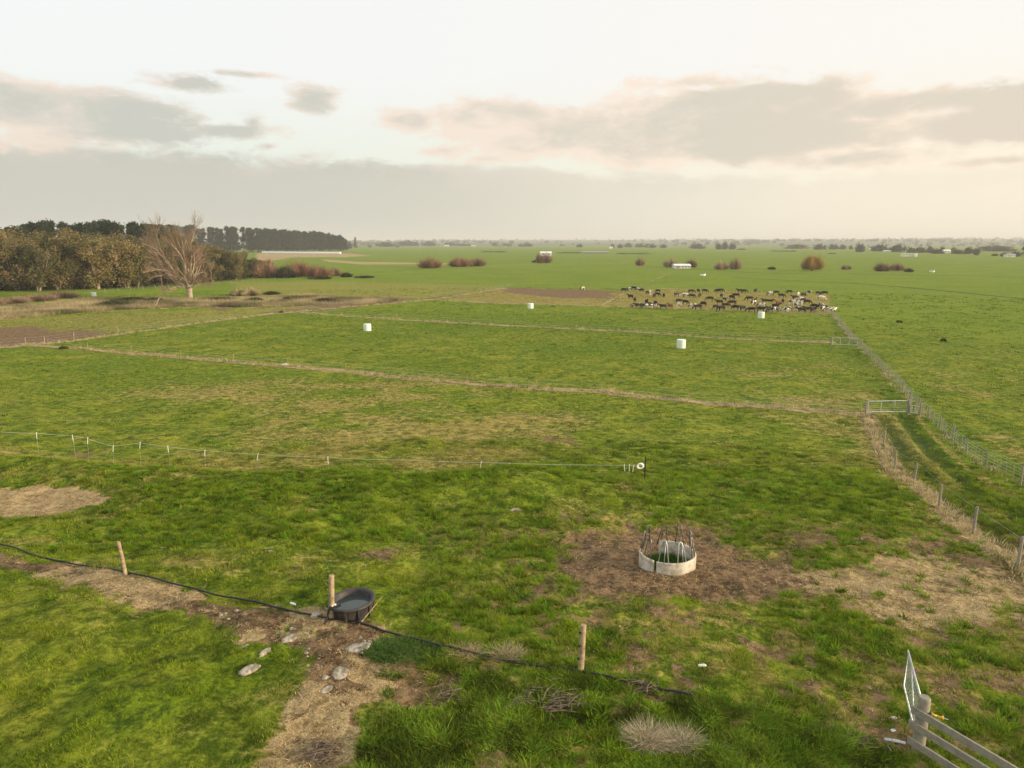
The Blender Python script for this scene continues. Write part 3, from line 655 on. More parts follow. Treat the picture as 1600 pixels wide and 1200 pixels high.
for i in (2,3,4,6,7,8,9,10,11,13,14,15,16):
    p_ = tp[i] - org; zb = hz(*tp[i][:2]) - org[2]; zb = min(zb, p_[2] - .5)
    s_ = MB(); ln_ = rng.uniform(-.08, .08); s_.tube([p_ + (ln_, 0, -.36), p_ + (0, 0, .03), p_ + (.03, -.02, .06)], [.014,.017,.022], 6); st = s_.build('standard', M['white'], ef)
    if i < 14: MB().tube([p_ + (ln_*1.8, 0, zb - p_[2] - .1), p_ + (ln_, 0, -.36)], .006, 5).build('steel_shaft', M['galv'], st)
eb = at(1007, 749); MB().tube([tuple(eb - org + (0,0,-.2)), tuple(eb - org + (.02,0,1.32))], .032, 8).build('post', M['black'], ef)
rb = MB(); c_ = onfence(1001, 728, eb[1]) - org
for k in range(4): rb.tube([c_ + (.16*math.cos(q_)+ (k-1.5)*.03, (k-1.5)*.04, .14*math.sin(q_)) for q_ in np.linspace(0, 6.28, 13)], .03, 6)
rb.build('tape_bundle', M['white'], ef, True)

# ------------------------------------------------------------------ wire fences
def polyline_points(L, step):
    out = []; carry = 0.
    for i in range(len(L) - 1):
        d = L[i+1] - L[i]; n_ = np.linalg.norm(d); s_ = carry
        while s_ < n_: out.append(L[i] + d * s_ / n_); s_ += step
        carry = s_ - n_
    return out
def wire_fence(pts, label, h=1.15, r=.06, m='wood', wires=3, battens=0, group='wire fences between the paddocks', wr=.006, jit=.06, name='wire_fence'):
    o0 = np.array((pts[0][0], pts[0][1], hz(*pts[0][:2]))); t = empty(name, o0); tag(t, label, 'fence', group)
    pm = MB().tube([(0,0,-.2),(0,0,h-.02),(0,0,h)], [r,r*.93,r*.7], 7).mesh('post', M[m]); tops = []
    for i, p in enumerate(pts):
        q_ = np.array((p[0], p[1], hz(p[0], p[1]))); o = obj('post', pm, t, tuple(q_ - o0)); s_ = rng.uniform(.85, 1.08)
        o.scale = (1, 1, s_); o.rotation_euler = (rng.normal(0, jit), rng.normal(0, jit), rng.uniform(0, 6)); tops.append(q_ - o0)
    for k in range(wires):
        wb = MB(); zz = h * (.30 + .62 * k / max(1, wires - 1)); wb.tube([q_ + (0, 0, zz) for q_ in tops], wr, 4, False); wb.build('wire', M['galv'], t)
    if battens:
        bm_ = MB().box((0,0,.55), (.035,.02,.95)).mesh('batten', M['greywood']); cnt = 0
        for i in range(len(tops) - 1):
            for k in range(1, battens + 1):
                if cnt >= 100: break
                q_ = tops[i] + (tops[i+1] - tops[i]) * k / (battens + 1); q_[2] = hz(*(q_ + o0)[:2]) - o0[2]
                o = obj('batten', bm_, t, tuple(q_)); o.rotation_euler = (rng.normal(0,.05), rng.normal(0,.05), 0); cnt += 1
    return t
def px_pts(l): return [at(*q_)[:2] for q_ in l]
wire_fence(px_pts([(75,541),(137,547),(205,551),(283,560),(365,566),(449,573),(540,581),(630,590),(730,600),(838,607),(951,617),(1075,630),(1208,640),(1345,648)]), 'low wire fence with slim posts crossing behind the nearest green paddock', 1.05, .04)
wire_fence(px_pts([(475,489),(535,494),(620,498),(710,506),(800,511),(900,516),(1010,521),(1130,530),(1220,533),(1298,536)]), 'low wire fence crossing between the white bales', 1.1, .045)
wire_fence(px_pts([(0,543),(40,540),(70,538),(116,531),(185,520),(260,512),(360,500),(445,490),(520,481),(585,474),(640,470),(720,461),(800,449)]), 'wire fence curving from the left edge along the brown creek side strip', 1.2, .055)
wire_fence(px_pts([(690,469),(770,475),(870,478),(960,480),(1060,484),(1150,487),(1240,490),(1296,491)]), 'thin wire fence along the near side of the herd', .9, .03)
wire_fence(px_pts([(1353,648),(1380,697),(1398,734),(1428,752),(1467,791),(1520,833),(1590,886)]), 'sparse line of weathered posts on the left side of the wheel track', 1.2, .062, 'greywood', 2, jit=.04, wr=.004)
L_ = poly([(1297,488),(1330,530),(1362,562),(1400,600),(1440,645),(1480,685),(1520,720),(1560,744),(1610,766),(1680,792)])
wire_fence(polyline_points(L_[::-1], 4.3), 'long post and batten boundary fence right of the wheel track', 1.2, .06, 'greywood', 5, battens=4, jit=.03)
L_ = poly([(60,468),(100,463),(160,458),(230,452),(300,447),(420,440)])
wire_fence(polyline_points(L_, 5), 'distant batten fence along the foot of the dense wood', 1.2, .07, 'greywood', 3, battens=2)
L_ = poly([(430,438),(640,443),(800,447),(1000,451),(1295,458)])
wire_fence(polyline_points(L_, 9), 'distant wire fence along the far side of the paddocks behind the herd', 1.1, .07, 'wood', 2)
def farm_gate(pa, pb, h, label, rails=5, m='galv', r=.022, stay=True):
    a_ = at(*pa); b__ = at(*pb); d = b__ - a_; d[2] = 0; L_ = np.linalg.norm(d); d /= L_
    t = empty('farm_gate', a_); tag(t, label, 'gate')
    def p(s_, zz): return tuple(d * s_ + np.array((0, 0, zz)))
    MB().tube([p(.12,.18),p(.12,h),p(L_,h),p(L_,.18),p(.12,.18)], r*1.7, 8).build('frame', M[m], t)
    for k in (1, 2): MB().tube([p(L_*k/3,.18), p(L_*k/3,h)], r, 6).build('upright', M[m], t)
    q_ = MB()
    for k in range(1, rails): q_.tube([p(.12,.18+(h-.18)*k/rails), p(L_,.18+(h-.18)*k/rails)], .007, 5)
    q_.build('wires', M[m], t)
    MB().tube([(-.05,0,-.3),(-.05,0,1.25)], .12, 10).build('gate_post', M['greywood'], t); 
    MB().tube([tuple(np.array(p(L_+.15,-.3))), tuple(np.array(p(L_+.15,1.2)))], .07, 10).build('gate_post', M['greywood'], t)
farm_gate((1354,647),(1418,647), 1.12, 'galvanised farm gate closed across the wheel track')
farm_gate((1419,647),(1434,648), .8, 'short low galvanised panel filling the gap right of the track gate', 3)
farm_gate((1299,540),(1340,541), 1.15, 'far galvanised gate at the end of the bale paddock fence')

# ------------------------------------------------------------------ wrapped bales
def bale(px, py, wd, ht, label):
    b = at(px, py); t = empty('silage_bale', b, rng.uniform(0, 3)); tag(t, label, 'bale', 'white wrapped silage bales on the paddocks')
    r_ = wd / 2; mb = MB(); mb.lathe([(.001,-.02),(r_*.93,-.02),(r_,.05),(r_*1.01,ht*.5),(r_,ht-.07),(r_*.93,ht),(.001,ht+.01)], seg=28); mb.build('wrap', M['bale'], t, False)
bale(574, 517, 1.28, 1.18, 'white wrapped bale alone on the left of the middle paddock')
bale(1064, 544, 1.25, 1.22, 'largest white wrapped bale standing right of centre, nearest of the four')
bale(829, 482, 1.3, 1.15, 'white wrapped bale at the edge of the tan fallow strip')
bale(1189, 497, 1.25, 1.2, 'white wrapped bale just in front of the grazing herd')
bale(147, 463, 1.2, 1.1, 'small white wrapped bale near the wood at the far left')

# ------------------------------------------------------------------ cows
cowmats = {'black': mat('cow_black', (.012,.011,.012), .7), 'brown': mat('cow_brown', (.20,.075,.03), .8), 'white': None}
def pied(name, a, b_, lo, hi):
    m = bpy.data.materials.new(name); m.use_nodes = True; t = NT(m.node_tree); g_ = t.node('ShaderNodeTexCoord').outputs['Object']
    r = t.node('ShaderNodeObjectInfo').outputs['Random']; v = t.node('ShaderNodeVectorMath', {0: g_, 1: t.node('ShaderNodeCombineXYZ', {0: t.m('MULTIPLY', r, 40.)}).outputs[0]}, operation='ADD').outputs[0]
    t.set(t.n['Principled BSDF'].inputs['Base Color'], t.mix(t.ss(t.noise(v, 1.5, 2), lo, hi), a, b_)); t.n['Principled BSDF'].inputs['Roughness'].default_value = .8; return m
cowmats['pied'] = pied('cow_pied', (.012,.011,.012), (.78,.72,.62), .52, .55)
cowmats['white'] = pied('cow_pale', (.80,.72,.60), (.03,.025,.02), .53, .56)
def cow_mesh(pose):
    """one skinned body: x forward, feet at z = 0"""
    V = []; E = []; Rr = []
    def v(x, y, z, r): V.append((x, y, z)); Rr.append(r if isinstance(r, tuple) else (r, r)); return len(V) - 1
    def ch(ids): E.extend(zip(ids[:-1], ids[1:]))
    dz = -.62 if pose == 'lying' else 0
    hip = v(-.62, 0, 1.02+dz, (.27,.31)); mid = v(0, 0, .96+dz, (.33,.36)); chs = v(.55, 0, .98+dz, (.27,.36)); rump = v(-.88, 0, 1.03+dz, (.20,.24)); tl = v(-1.0, 0, 1.10+dz, .06); tl2 = v(-1.06, 0, .6+dz*.5, .035); tl3 = v(-1.03, 0, .42+dz*.3, .05)
    ch([hip, rump, tl, tl2, tl3]); ch([hip, mid, chs])
    if pose == 'graze': nk = [(.85,0,.98,(.17,.24)), (1.12,0,.70,(.12,.17)), (1.30,0,.42,(.12,.14)), (1.42,0,.24,(.08,.09)), (1.46,0,.12,.065)]
    else: nk = [(.84,0,1.15+dz,(.16,.22)), (1.06,0,1.30+dz,(.12,.16)), (1.24,0,1.38+dz,(.12,.14)), (1.46,0,1.27+dz,(.08,.09)), (1.57,0,1.20+dz,.065)]
    ids = [v(*q_[:3], q_[3]) for q_ in nk]; ch([chs] + ids)
    hx, hzv = nk[2][0], nk[2][2]
    for s_ in (-1, 1): e = v(hx - .06, s_*.22, hzv + .08, .045); ch([ids[2], e])
    if pose != 'lying':
        for s_ in (-1, 1):
            st = .06 * s_
            ch([chs, v(.56, s_*.17, .70, (.12,.14)), v(.55+st, s_*.18, .40, .065), v(.55+st, s_*.18, .10, .045), v(.57+st, s_*.18, .02, .06)])
            ch([hip, v(-.70, s_*.18, .78, (.14,.18)), v(-.66-st, s_*.19, .52, .085), v(-.80-st, s_*.19, .38, .055), v(-.77-st, s_*.19, .10, .045), v(-.74-st, s_*.19, .02, .06)])
        ch([mid, v(-.35, 0, .66, (.13,.11))])
    else:
        for s_ in (-1, 1): ch([chs, v(.62, s_*.26, .14, .09), v(.85, s_*.30, .07, .06), v(.66, s_*.36, .06, .05)]); ch([hip, v(-.45, s_*.30, .16, .14), v(-.1, s_*.42, .08, .06)])
    me = bpy.data.meshes.new('cow'); me.from_pydata(V, E, []); o = bpy.data.objects.new('tmp', me); C.objects.link(o)
    md = o.modifiers.new('s', 'SKIN'); md.use_smooth_shade = True; sk = me.skin_vertices[0].data
    for i, r in enumerate(Rr): sk[i].radius = r; sk[i].use_root = (i == 0)
    o.modifiers.new('u', 'SUBSURF').levels = 1; o.modifiers['u'].render_levels = 1
    dg = bpy.context.evaluated_depsgraph_get(); out = bpy.data.meshes.new_from_object(o.evaluated_get(dg)); bpy.data.objects.remove(o); out.name = 'cow'; return out
base = {p_: cow_mesh(p_) for p_ in ('graze', 'stand', 'lying')}; cowm = {}
for p_ in base:
    for k_ in ('black','pied','brown','white'):
        me = base[p_].copy(); me.materials.clear(); me.materials.append(cowmats[k_]); cowm[(p_, k_)] = me
b_, p_, w_, r_ = 'black', 'pied', 'white', 'brown'
COWS = [(910,453.5,p_),(975,456,b_),(984,454,p_),(990,453.5,b_),(997,455,p_),(1003,456,b_),(1011,460,b_),(1016,461,w_),(1028,457.5,b_),(1022,465,b_),(1027,463,b_),(1037,464.5,b_),(1057,463.5,p_),(985,467,b_),(992,471.5,b_),
 (988,481.5,p_),(997,481.5,b_),(1010,475.5,b_),(1007,481.5,p_),(1013,480,b_),(1021,482,p_),(1024,477.5,b_),(1036,483,b_),(1047,482.5,r_),(1061,473.5,b_),(1061,480.5,w_),
 (1071,464.5,p_),(1080,458.5,b_),(1081,465.5,b_),(1091,457,b_),(1093,464.5,b_),(1101,457.5,b_),(1071,475.5,b_),(1083,481.5,w_),(1090,484,b_),(1099,478.5,b_),(1109,470,b_),(1122,457.5,b_),(1126,457,b_),(1127,465.5,b_),(1132,471,p_),(1143,468,b_),(1150,465,b_),(1144,477,b_),(1124,476,b_),(1118,483.5,b_),(1134,481,b_),(1127,486,b_),(1149,484.5,b_),
 (1156,458,b_),(1162,458,b_),(1171,470,b_),(1181,469,'L'),(1195,470.5,'L'),(1203,471,'L'),(1177,477.5,p_),(1190,481,p_),(1189,488,b_),(1160,486,b_),(1174,488,b_),(1201,488,b_),(1212,482,b_),(1210,488,p_),(1216,477,r_),(1223,473.5,b_),(1204,462,p_),(1212,460.5,b_),(1221,465,b_),(1225,488,p_),(1233,488,p_),
 (1237,476,w_),(1242,469,b_),(1247,463,w_),(1250,470,w_),(1255,464,b_),(1255,472,p_),(1261,475.5,b_),(1244,481,p_),(1250,477,w_),(1252,489,b_),(1247,486,p_),(1262,488,b_),(1271,487.5,b_),(1272,482,b_),(1281,480,w_),(1280,483,b_),(1282,469,w_),(1285,487,p_),(1290,485.5,b_),(1296,487,w_),(1301,489,w_),(1278,461,b_),(1288,461,b_),(1264,460,p_),(1233,459,b_),(1180,457.5,b_)]
ords = ['first','second','third','fourth','fifth','sixth','seventh','eighth','ninth','tenth','eleventh','twelfth','thirteenth','fourteenth','fifteenth','sixteenth','seventeenth','eighteenth','nineteenth','twentieth','twenty-first','twenty-second','twenty-third','twenty-fourth','twenty-fifth','twenty-sixth','twenty-seventh','twenty-eighth','twenty-ninth','thirtieth','thirty-first','thirty-second','thirty-third']
rows = {}
for cx_, cy_, k_ in COWS: rows.setdefault(next(n_ for n_, y_ in (('rearmost',459),('back',464.8),('upper',470.2),('middle',477.5),('lower',482.5),('front',999)) if cy_ < y_), []).append((cx_, cy_, k_))
words = {'black': 'black cow', 'pied': 'black and white cow', 'white': 'mostly white cow', 'brown': 'reddish brown cow'}
for rn, lst in rows.items():
    lst.sort()
    for i, (cx_, cy_, k_) in enumerate(lst):
        pose = 'graze' if rng.uniform() < .72 else 'stand'
        if k_ == 'L': k_ = 'black'; pose = 'lying'
        if k_ == 'brown': pose = 'stand'
        b = at(cx_, cy_); o = obj('cow', cowm[(pose, k_)], None, (b[0], b[1], b[2] - .02)); s_ = rng.uniform(.80, .95)
        o.scale = (s_,) * 3; rz = rng.choice([0, math.pi]) + rng.normal(0, .6)
        if rng.uniform() < .25: rz += math.pi / 2
        o.rotation_euler.z = rz
        tag(o, f"{words[k_]} {'grazing' if pose=='graze' else 'lying' if pose=='lying' else 'standing'}, {ords[i]} from left in the herd's {rn} row", 'cow', 'cows of the herd on the grazed paddock')
#PART3
# ------------------------------------------------------------------ trees
def rot_about(v, axis, a):
    return v * math.cos(a) + np.cross(axis, v) * math.sin(a) + axis * (axis @ v) * (1 - math.cos(a))
def leaf_tris(cen, size, col):
    n = len(cen); d1 = rng.normal(size=(n, 3)); d1 /= np.linalg.norm(d1, axis=1)[:, None]
    d2 = rng.normal(size=(n, 3)); d2 -= d1 * (d1 * d2).sum(1)[:, None]; d2 /= np.linalg.norm(d2, axis=1)[:, None]
    s = size[:, None]
    V = np.stack([cen - d1 * s * .5 - d2 * s * .3, cen + d1 * s * .5 - d2 * s * .25, cen + d2 * s * .55], 1).reshape(-1, 3)
    return V, np.repeat(col, 3, 0)
def leaf_mesh(name, cen, size, col, m='leaf'):
    V, c_ = leaf_tris(cen, size, col); return mesh_np(name, V, np.arange(len(V)).reshape(-1, 3), M[m], col=np.clip(c_, 0, 1))
def wood_tree(seed, Ht, palette, stems=3, leafn=7500, droop=.4, bark='bark'):
    """many stemmed tree: leaning pale stems, clumped foliage from a third of the height up"""
    r = np.random.default_rng(seed); tr_ = MB(); cen = []; clump = []
    for s_ in range(stems):
        a_ = r.uniform(0, 6.28); lean = r.uniform(.05, .28); top = np.array((math.cos(a_) * lean * Ht, math.sin(a_) * lean * Ht, Ht * r.uniform(.72, .98)))
        p0 = np.array((math.cos(a_) * .3, math.sin(a_) * .3, -.3)); md_ = top * .5 + np.array((r.normal(0, .4), r.normal(0, .4), 0))
        pts_ = [p0 * (1 - t) ** 2 + 2 * md_ * t * (1 - t) + top * t * t for t in np.linspace(0, 1, 7)]
        tr_.tube(pts_, np.linspace(.20, .04, 7) * Ht / 15, 6, False)
        for k in range(12):
            t = r.uniform(.13, .98); p_ = p0 * (1 - t) ** 2 + 2 * md_ * t * (1 - t) + top * t * t; b_a = r.uniform(0, 6.28); bl = Ht * r.uniform(.08, .20) * (1.25 - t * .5)
            e_ = p_ + np.array((math.cos(b_a) * bl, math.sin(b_a) * bl, bl * r.uniform(.1, .8))); tr_.tube([p_, (p_ + e_) / 2 + (0, 0, .2), e_], [.06, .045, .02], 4, False)
            clump.append((e_, Ht * r.uniform(.075, .15))); 
            if r.uniform() < .6: clump.append((p_ + (e_ - p_) * .5 + (0, 0, -.3), Ht * r.uniform(.05, .09)))
        clump.append((top, Ht * .10))
    per = leafn // len(clump); cc = []; sz = []
    for c_, rad in clump:
        d = r.normal(size=(per, 3)); d /= np.linalg.norm(d, axis=1)[:, None]; q_ = d * rad * r.uniform(.35, 1, (per, 1)) ** .6; q_[:, 2] *= .75
        q_[:, 2] -= droop * rad * r.uniform(0, 1.6, per) ** 2
        cen.append(c_ + q_); pc = np.array(palette[r.integers(len(palette))]) * r.uniform(.7, 1.3); cc.append(pc * r.uniform(.7, 1.3, (per, 1))); sz.append(r.uniform(.28, .55, per))
    return tr_.mesh('trunk', M[bark], True), leaf_mesh('crown', np.vstack(cen), np.concatenate(sz), np.vstack(cc))
OL = [(.22,.18,.062), (.27,.205,.078), (.17,.16,.055), (.11,.115,.045), (.31,.22,.10)]
DK = [(.07,.085,.032), (.10,.105,.040), (.13,.12,.045), (.17,.14,.055)]
wv = [wood_tree(100 + i, 16, OL, 3 + i % 3) for i in range(6)] + [wood_tree(200 + i, 15, DK, 3, droop=.2, bark='darkbark') for i in range(3)]
def bare_grey(seed, Ht):
    r = np.random.default_rng(seed); tr_ = MB()
    a_ = []
    def br_(p, d, L, rad, lv):
        e = p + d * L; tr_.tube([p, (p + e) / 2 + r.normal(0, .03, 3) * L, e], [rad, rad * .75, rad * .5], 4 if lv > 1 else 3, False)
        if lv == 0: return
        for k in range(4 if lv > 1 else 5):
            ax = r.normal(size=3); nd = rot_about(d, ax / np.linalg.norm(ax), r.uniform(.25, .75)); nd[2] += .25; nd /= np.linalg.norm(nd); br_(p + d * L * r.uniform(.45, 1), nd, L * r.uniform(.5, .75), rad * .45, lv - 1)
    br_(np.array((0, 0, -.2)), np.array((r.normal(0, .1), 0, 1.)), Ht * .42, .16, 4)
    return tr_
M['greytwig'] = mat('grey_twigs', (.30,.235,.165), .9, objrand=(.8,.75,.7))
bv = [bare_grey(300 + i, 13).mesh('trunk', M['greytwig']) for i in range(2)]
def put_tree(v, loc, sc, label, group, rz=None, name='tree', cat='tree'):
    t = empty(name, loc, rng.uniform(0, 6.28) if rz is None else rz); tag(t, label, cat, group)
    sx_ = sc if isinstance(sc, tuple) else (sc, sc, sc); t.scale = sx_
    if isinstance(v, tuple): obj('trunk', v[0], t); obj('crown', v[1], t)
    else: obj('trunk', v, t)
    return t
# foot of the wood in the photo: pixel line, then rows behind it
foot = [at(-190, 462)[:2], at(0, 455)[:2], at(100, 453)[:2], at(200, 450)[:2], at(300, 444)[:2], at(380, 436)[:2], at(425, 431)[:2]]
foot = np.array(foot); bk = np.array((-.74, .67))
def top_px(px): return np.interp(px, [-200, 0, 60, 120, 200, 260, 300, 330, 380, 430, 470], [360, 358, 356, 354, 361, 368, 372, 380, 388, 402, 410])
fr_row = []
for row, (off, sp_) in enumerate([(0, 6.0), (8, 7), (20, 8.5), (33, 9.5), (50, 10.5), (72, 11.5)]):
    for k, p in enumerate(polyline_points(foot, sp_)):
        q = p + bk * off + rng.normal(0, 1.6, 2); dep = q[1]
        px = 800 + F * q[0] / (dep * cp + CAMZ * sp); tall = CAMZ + (378 - top_px(px)) / F * dep
        Ht = max(6., tall * (.86 + .05 * row if row < 3 else .98)) * rng.uniform(.88, 1.06); Ht = min(Ht, tall * 1.03)
        if row >= 3 and px > 420: continue
        dark = (px > 300 and rng.uniform() < .75) or rng.uniform() < .14 or (row >= 4 and rng.uniform() < .4)
        i = rng.integers(6, 9) if dark else rng.integers(0, 6); g_ = 'trees of the dense wood at the left'
        if rng.uniform() < (.10 if row else .15): put_tree(bv[rng.integers(2)], (q[0], q[1], -.1), Ht / 13 * .8, 'leafless grey tree among the leafy trees of the wood', g_); continue
        wp = ' near the left edge' if px < 80 else ' between the left edge and the bare tree' if px < 230 else ' behind and right of the bare tree'
        lb = ('pale stemmed olive brown tree along the front edge of the wood' if row == 0 else 'olive brown leafy tree inside the dense wood' + wp) if not dark else ('dark green bushy tree along the front edge of the wood' if row == 0 else 'dark green tree inside the dense wood' + wp)
        tt = put_tree(wv[i], (q[0], q[1], -.1), (Ht / 16 * rng.uniform(.95, 1.25),) * 2 + (Ht / 16,), lb, g_)
        if row == 0: fr_row.append((px, tt, dark))
fr_row.sort(key=lambda q_: q_[0]); k_ = 0
for px, tt, dark in fr_row:
    if px < -10: tt['label'] = 'olive brown tree of the wood beyond the left edge of the view'; continue
    tt['label'] = f"{'dark green bushy' if dark else 'pale stemmed olive brown'} tree, {ords[k_]} from the left along the wood's front edge"; k_ += 1
# low dark undergrowth at the foot of the wood
Q = []
for i in range(9000):
    s_ = rng.uniform(0, len(foot) - 1.001); j = int(s_); p = foot[j] + (foot[j+1] - foot[j]) * (s_ - j) + bk * rng.uniform(0, 60) + rng.normal(0, 1.5, 2); Q.append((*p, rng.uniform(0, 1) ** 1.3 * rng.uniform(1, 4.5)))
Q = np.array(Q); cc = np.array((.075,.066,.034)) * rng.uniform(.5, 1.4, (len(Q), 1))
cen = np.repeat(Q, 5, 0) + rng.normal(0, .5, (len(Q)*5, 3)); cen[:, 2] = np.abs(cen[:, 2])
tag(obj('undergrowth', leaf_mesh('undergrowth', cen, rng.uniform(.3, .6, len(cen)), np.repeat(cc, 5, 0))), 'dark tangled undergrowth filling the floor of the wood', 'undergrowth', kind='stuff')

# pines
def pine(seed, Ht=20., pal=((.030,.055,.028), (.042,.065,.030), (.060,.075,.032)), n=2200, full=.12):
    r = np.random.default_rng(seed); tr_ = MB().tube([(0,0,-.3),(r.normal(0,.2),0,Ht*.5),(0,0,Ht*.97)], [.32,.22,.05], 6, False); cen = []; cc = []
    for k in range(34):
        t = r.uniform(full, 1) ; z_ = Ht * t; L = Ht * .17 * (1.06 - t) ** .8 * r.uniform(.6, 1.15); a_ = r.uniform(0, 6.28)
        e_ = np.array((math.cos(a_) * L, math.sin(a_) * L, z_ + L * .25)); s0 = np.array((0, 0, z_ - L * .1)); m_ = n // 34
        u = r.uniform(.15, 1, (m_, 1)); cen.append(s0 + (e_ - s0) * u + r.normal(0, .045 * Ht * .55, (m_, 3)) * (.4 + u)); cc.append(np.array(pal[r.integers(len(pal))]) * r.uniform(.7, 1.35, (m_, 1)))
    cen.append(np.column_stack([r.normal(0, .25, 40), r.normal(0, .25, 40), Ht * r.uniform(.88, 1.03, 40)])); cc.append(np.array(pal[0]) * r.uniform(.8, 1.2, (40, 1)))
    cen = np.vstack(cen); return tr_.mesh('trunk', M['darkbark']), leaf_mesh('crown', cen, r.uniform(.5, 1.0, len(cen)), np.vstack(cc))
pv = [pine(400 + i) for i in range(5)]
def ptop(px): return np.interp(px, [-150, 0, 30, 70, 120, 160, 200, 240, 300, 400, 430, 500, 530, 545], [362, 359, 357, 347, 352, 347, 350, 353, 354, 358, 360, 364, 368, 376])
for i in range(110):
    px = rng.uniform(-150, 275); y_ = rng.uniform(330, 420); Ht = CAMZ + (378 - ptop(px)) / F * y_ * 1.0; Ht *= rng.uniform(.93, 1.0); x_ = (px - 800) / F * (y_ * cp + CAMZ * sp)
    put_tree(pv[i % 5], (x_, y_, 0), (Ht / 20 * 1.15,) * 2 + (Ht / 20,), 'dark green pine rising behind the olive brown wood' + (' near the left edge' if px < 70 else ', midway to the bare tree' if px < 170 else ' just left of the bare tree top'), 'pines behind the wood', name='pine_tree')
for i in range(150):
    px = rng.uniform(225, 541) if i > 40 else np.linspace(405, 541, 41)[i]; y_ = rng.uniform(0, 60) + np.interp(px, [225, 400, 541], [900, 1010, 1180]); y_ += 0 if i < 41 else 20
    Ht = CAMZ + (378 - ptop(px)) / F * y_; Ht *= rng.uniform(.88, 1.03); x_ = (px - 800) / F * (y_ * cp + CAMZ * sp)
    put_tree(pv[i % 5], (x_, y_, 0), (Ht / 20 * 1.3,) * 2 + (Ht / 20,), 'tall dark pine in the distant plantation' + (', part seen past the bare tree' if px < 360 else ', middle part above the white tunnel' if px < 480 else ', right end above the white tunnel'), 'pines of the distant plantation', name='pine_tree')

# bare willow
def big_bare():
    r = np.random.default_rng(42); tr_ = MB(); lf = []; fn = MB()
    def br_(p, d, L, rad, lv):
        n_ = 4; pts_ = [p]; dd = d.copy()
        for k in range(n_):
            dd = dd + r.normal(0, .17, 3) + np.array((-.02, 0, .05)); dd /= np.linalg.norm(dd); pts_.append(pts_[-1] + dd * L / n_)
        (tr_ if lv > 1 else fn).tube(pts_, np.linspace(rad, rad * .55, n_ + 1), 7 if lv > 3 else 4 if lv > 1 else 3, False)
        if lv == 0: return
        nb_ = {5: 5, 4: 5, 3: 5, 2: 6, 1: 6}[lv]
        for k in range(nb_):
            t = r.uniform(.35, 1.) if k else 1.; idx = min(n_ - 1, int(t * n_)); q_ = pts_[idx] + (pts_[idx+1] - pts_[idx]) * (t * n_ - idx)
            ax = np.cross(dd, r.normal(size=3)); ax /= np.linalg.norm(ax); nd = rot_about(dd, ax, r.uniform(.22, .62)); nd[2] += .12; nd /= np.linalg.norm(nd)
            br_(q_, nd, L * r.uniform(.55, .78), rad * r.uniform(.42, .56), lv - 1)
    tr_.tube([(0,0,-.4),(.0,0,.5),(.05,0,1.6),(.0,0,3.4)], [1.05,.78,.72,.85], 12, False)
    for d, L, rad, lv in (((-.75,.1,.75), 7.5, .36, 4), ((-.40,-.3,1.), 6.5, .34, 4), ((.05,.2,1.), 6.6, .36, 4), ((.40,-.2,1.), 5.0, .30, 4), ((.70,.1,.8), 3.8, .24, 3), ((-.95,.2,.40), 5.4, .22, 3), ((.95,-.1,.25), 3.2, .18, 3), ((-.9,-.4,.2), 3.6, .18, 3), ((.5,-.8,.35), 3.4, .18, 3), ((.1,-.7,.9), 4.6, .24, 3), ((-.15,.8,.9), 5, .26, 3), ((.9,.3,.45), 3.0, .18, 3), ((-.6,-.5,.5), 4.0, .2, 3)):
        d = np.array(d, float); d /= np.linalg.norm(d); br_(np.array((d[0]*.5, d[1]*.5, 2.6)), d, L, rad, lv)
    return tr_, fn
wl, wfn = big_bare(); b = at(297, 468); wt = empty('bare_tree', b); tag(wt, 'large leafless spreading tree with pale branches standing alone in front of the wood', 'tree')
M['palebranch'] = mat('pale_branch', (.44,.36,.26), .9, nscale=2, col2=(.28,.22,.15)); M['finetwig'] = mat('fine_twigs', (.30,.215,.135), .9)
wl.build('trunk', M['palebranch'], wt); wfn.build('twigs', M['finetwig'], wt)
zt = max(v[2] for a_ in wl.v + wfn.v for v in a_); print('WILLOW', zt); wt.scale = (18.5 / zt, 18.5 / zt, 23.2 / zt)

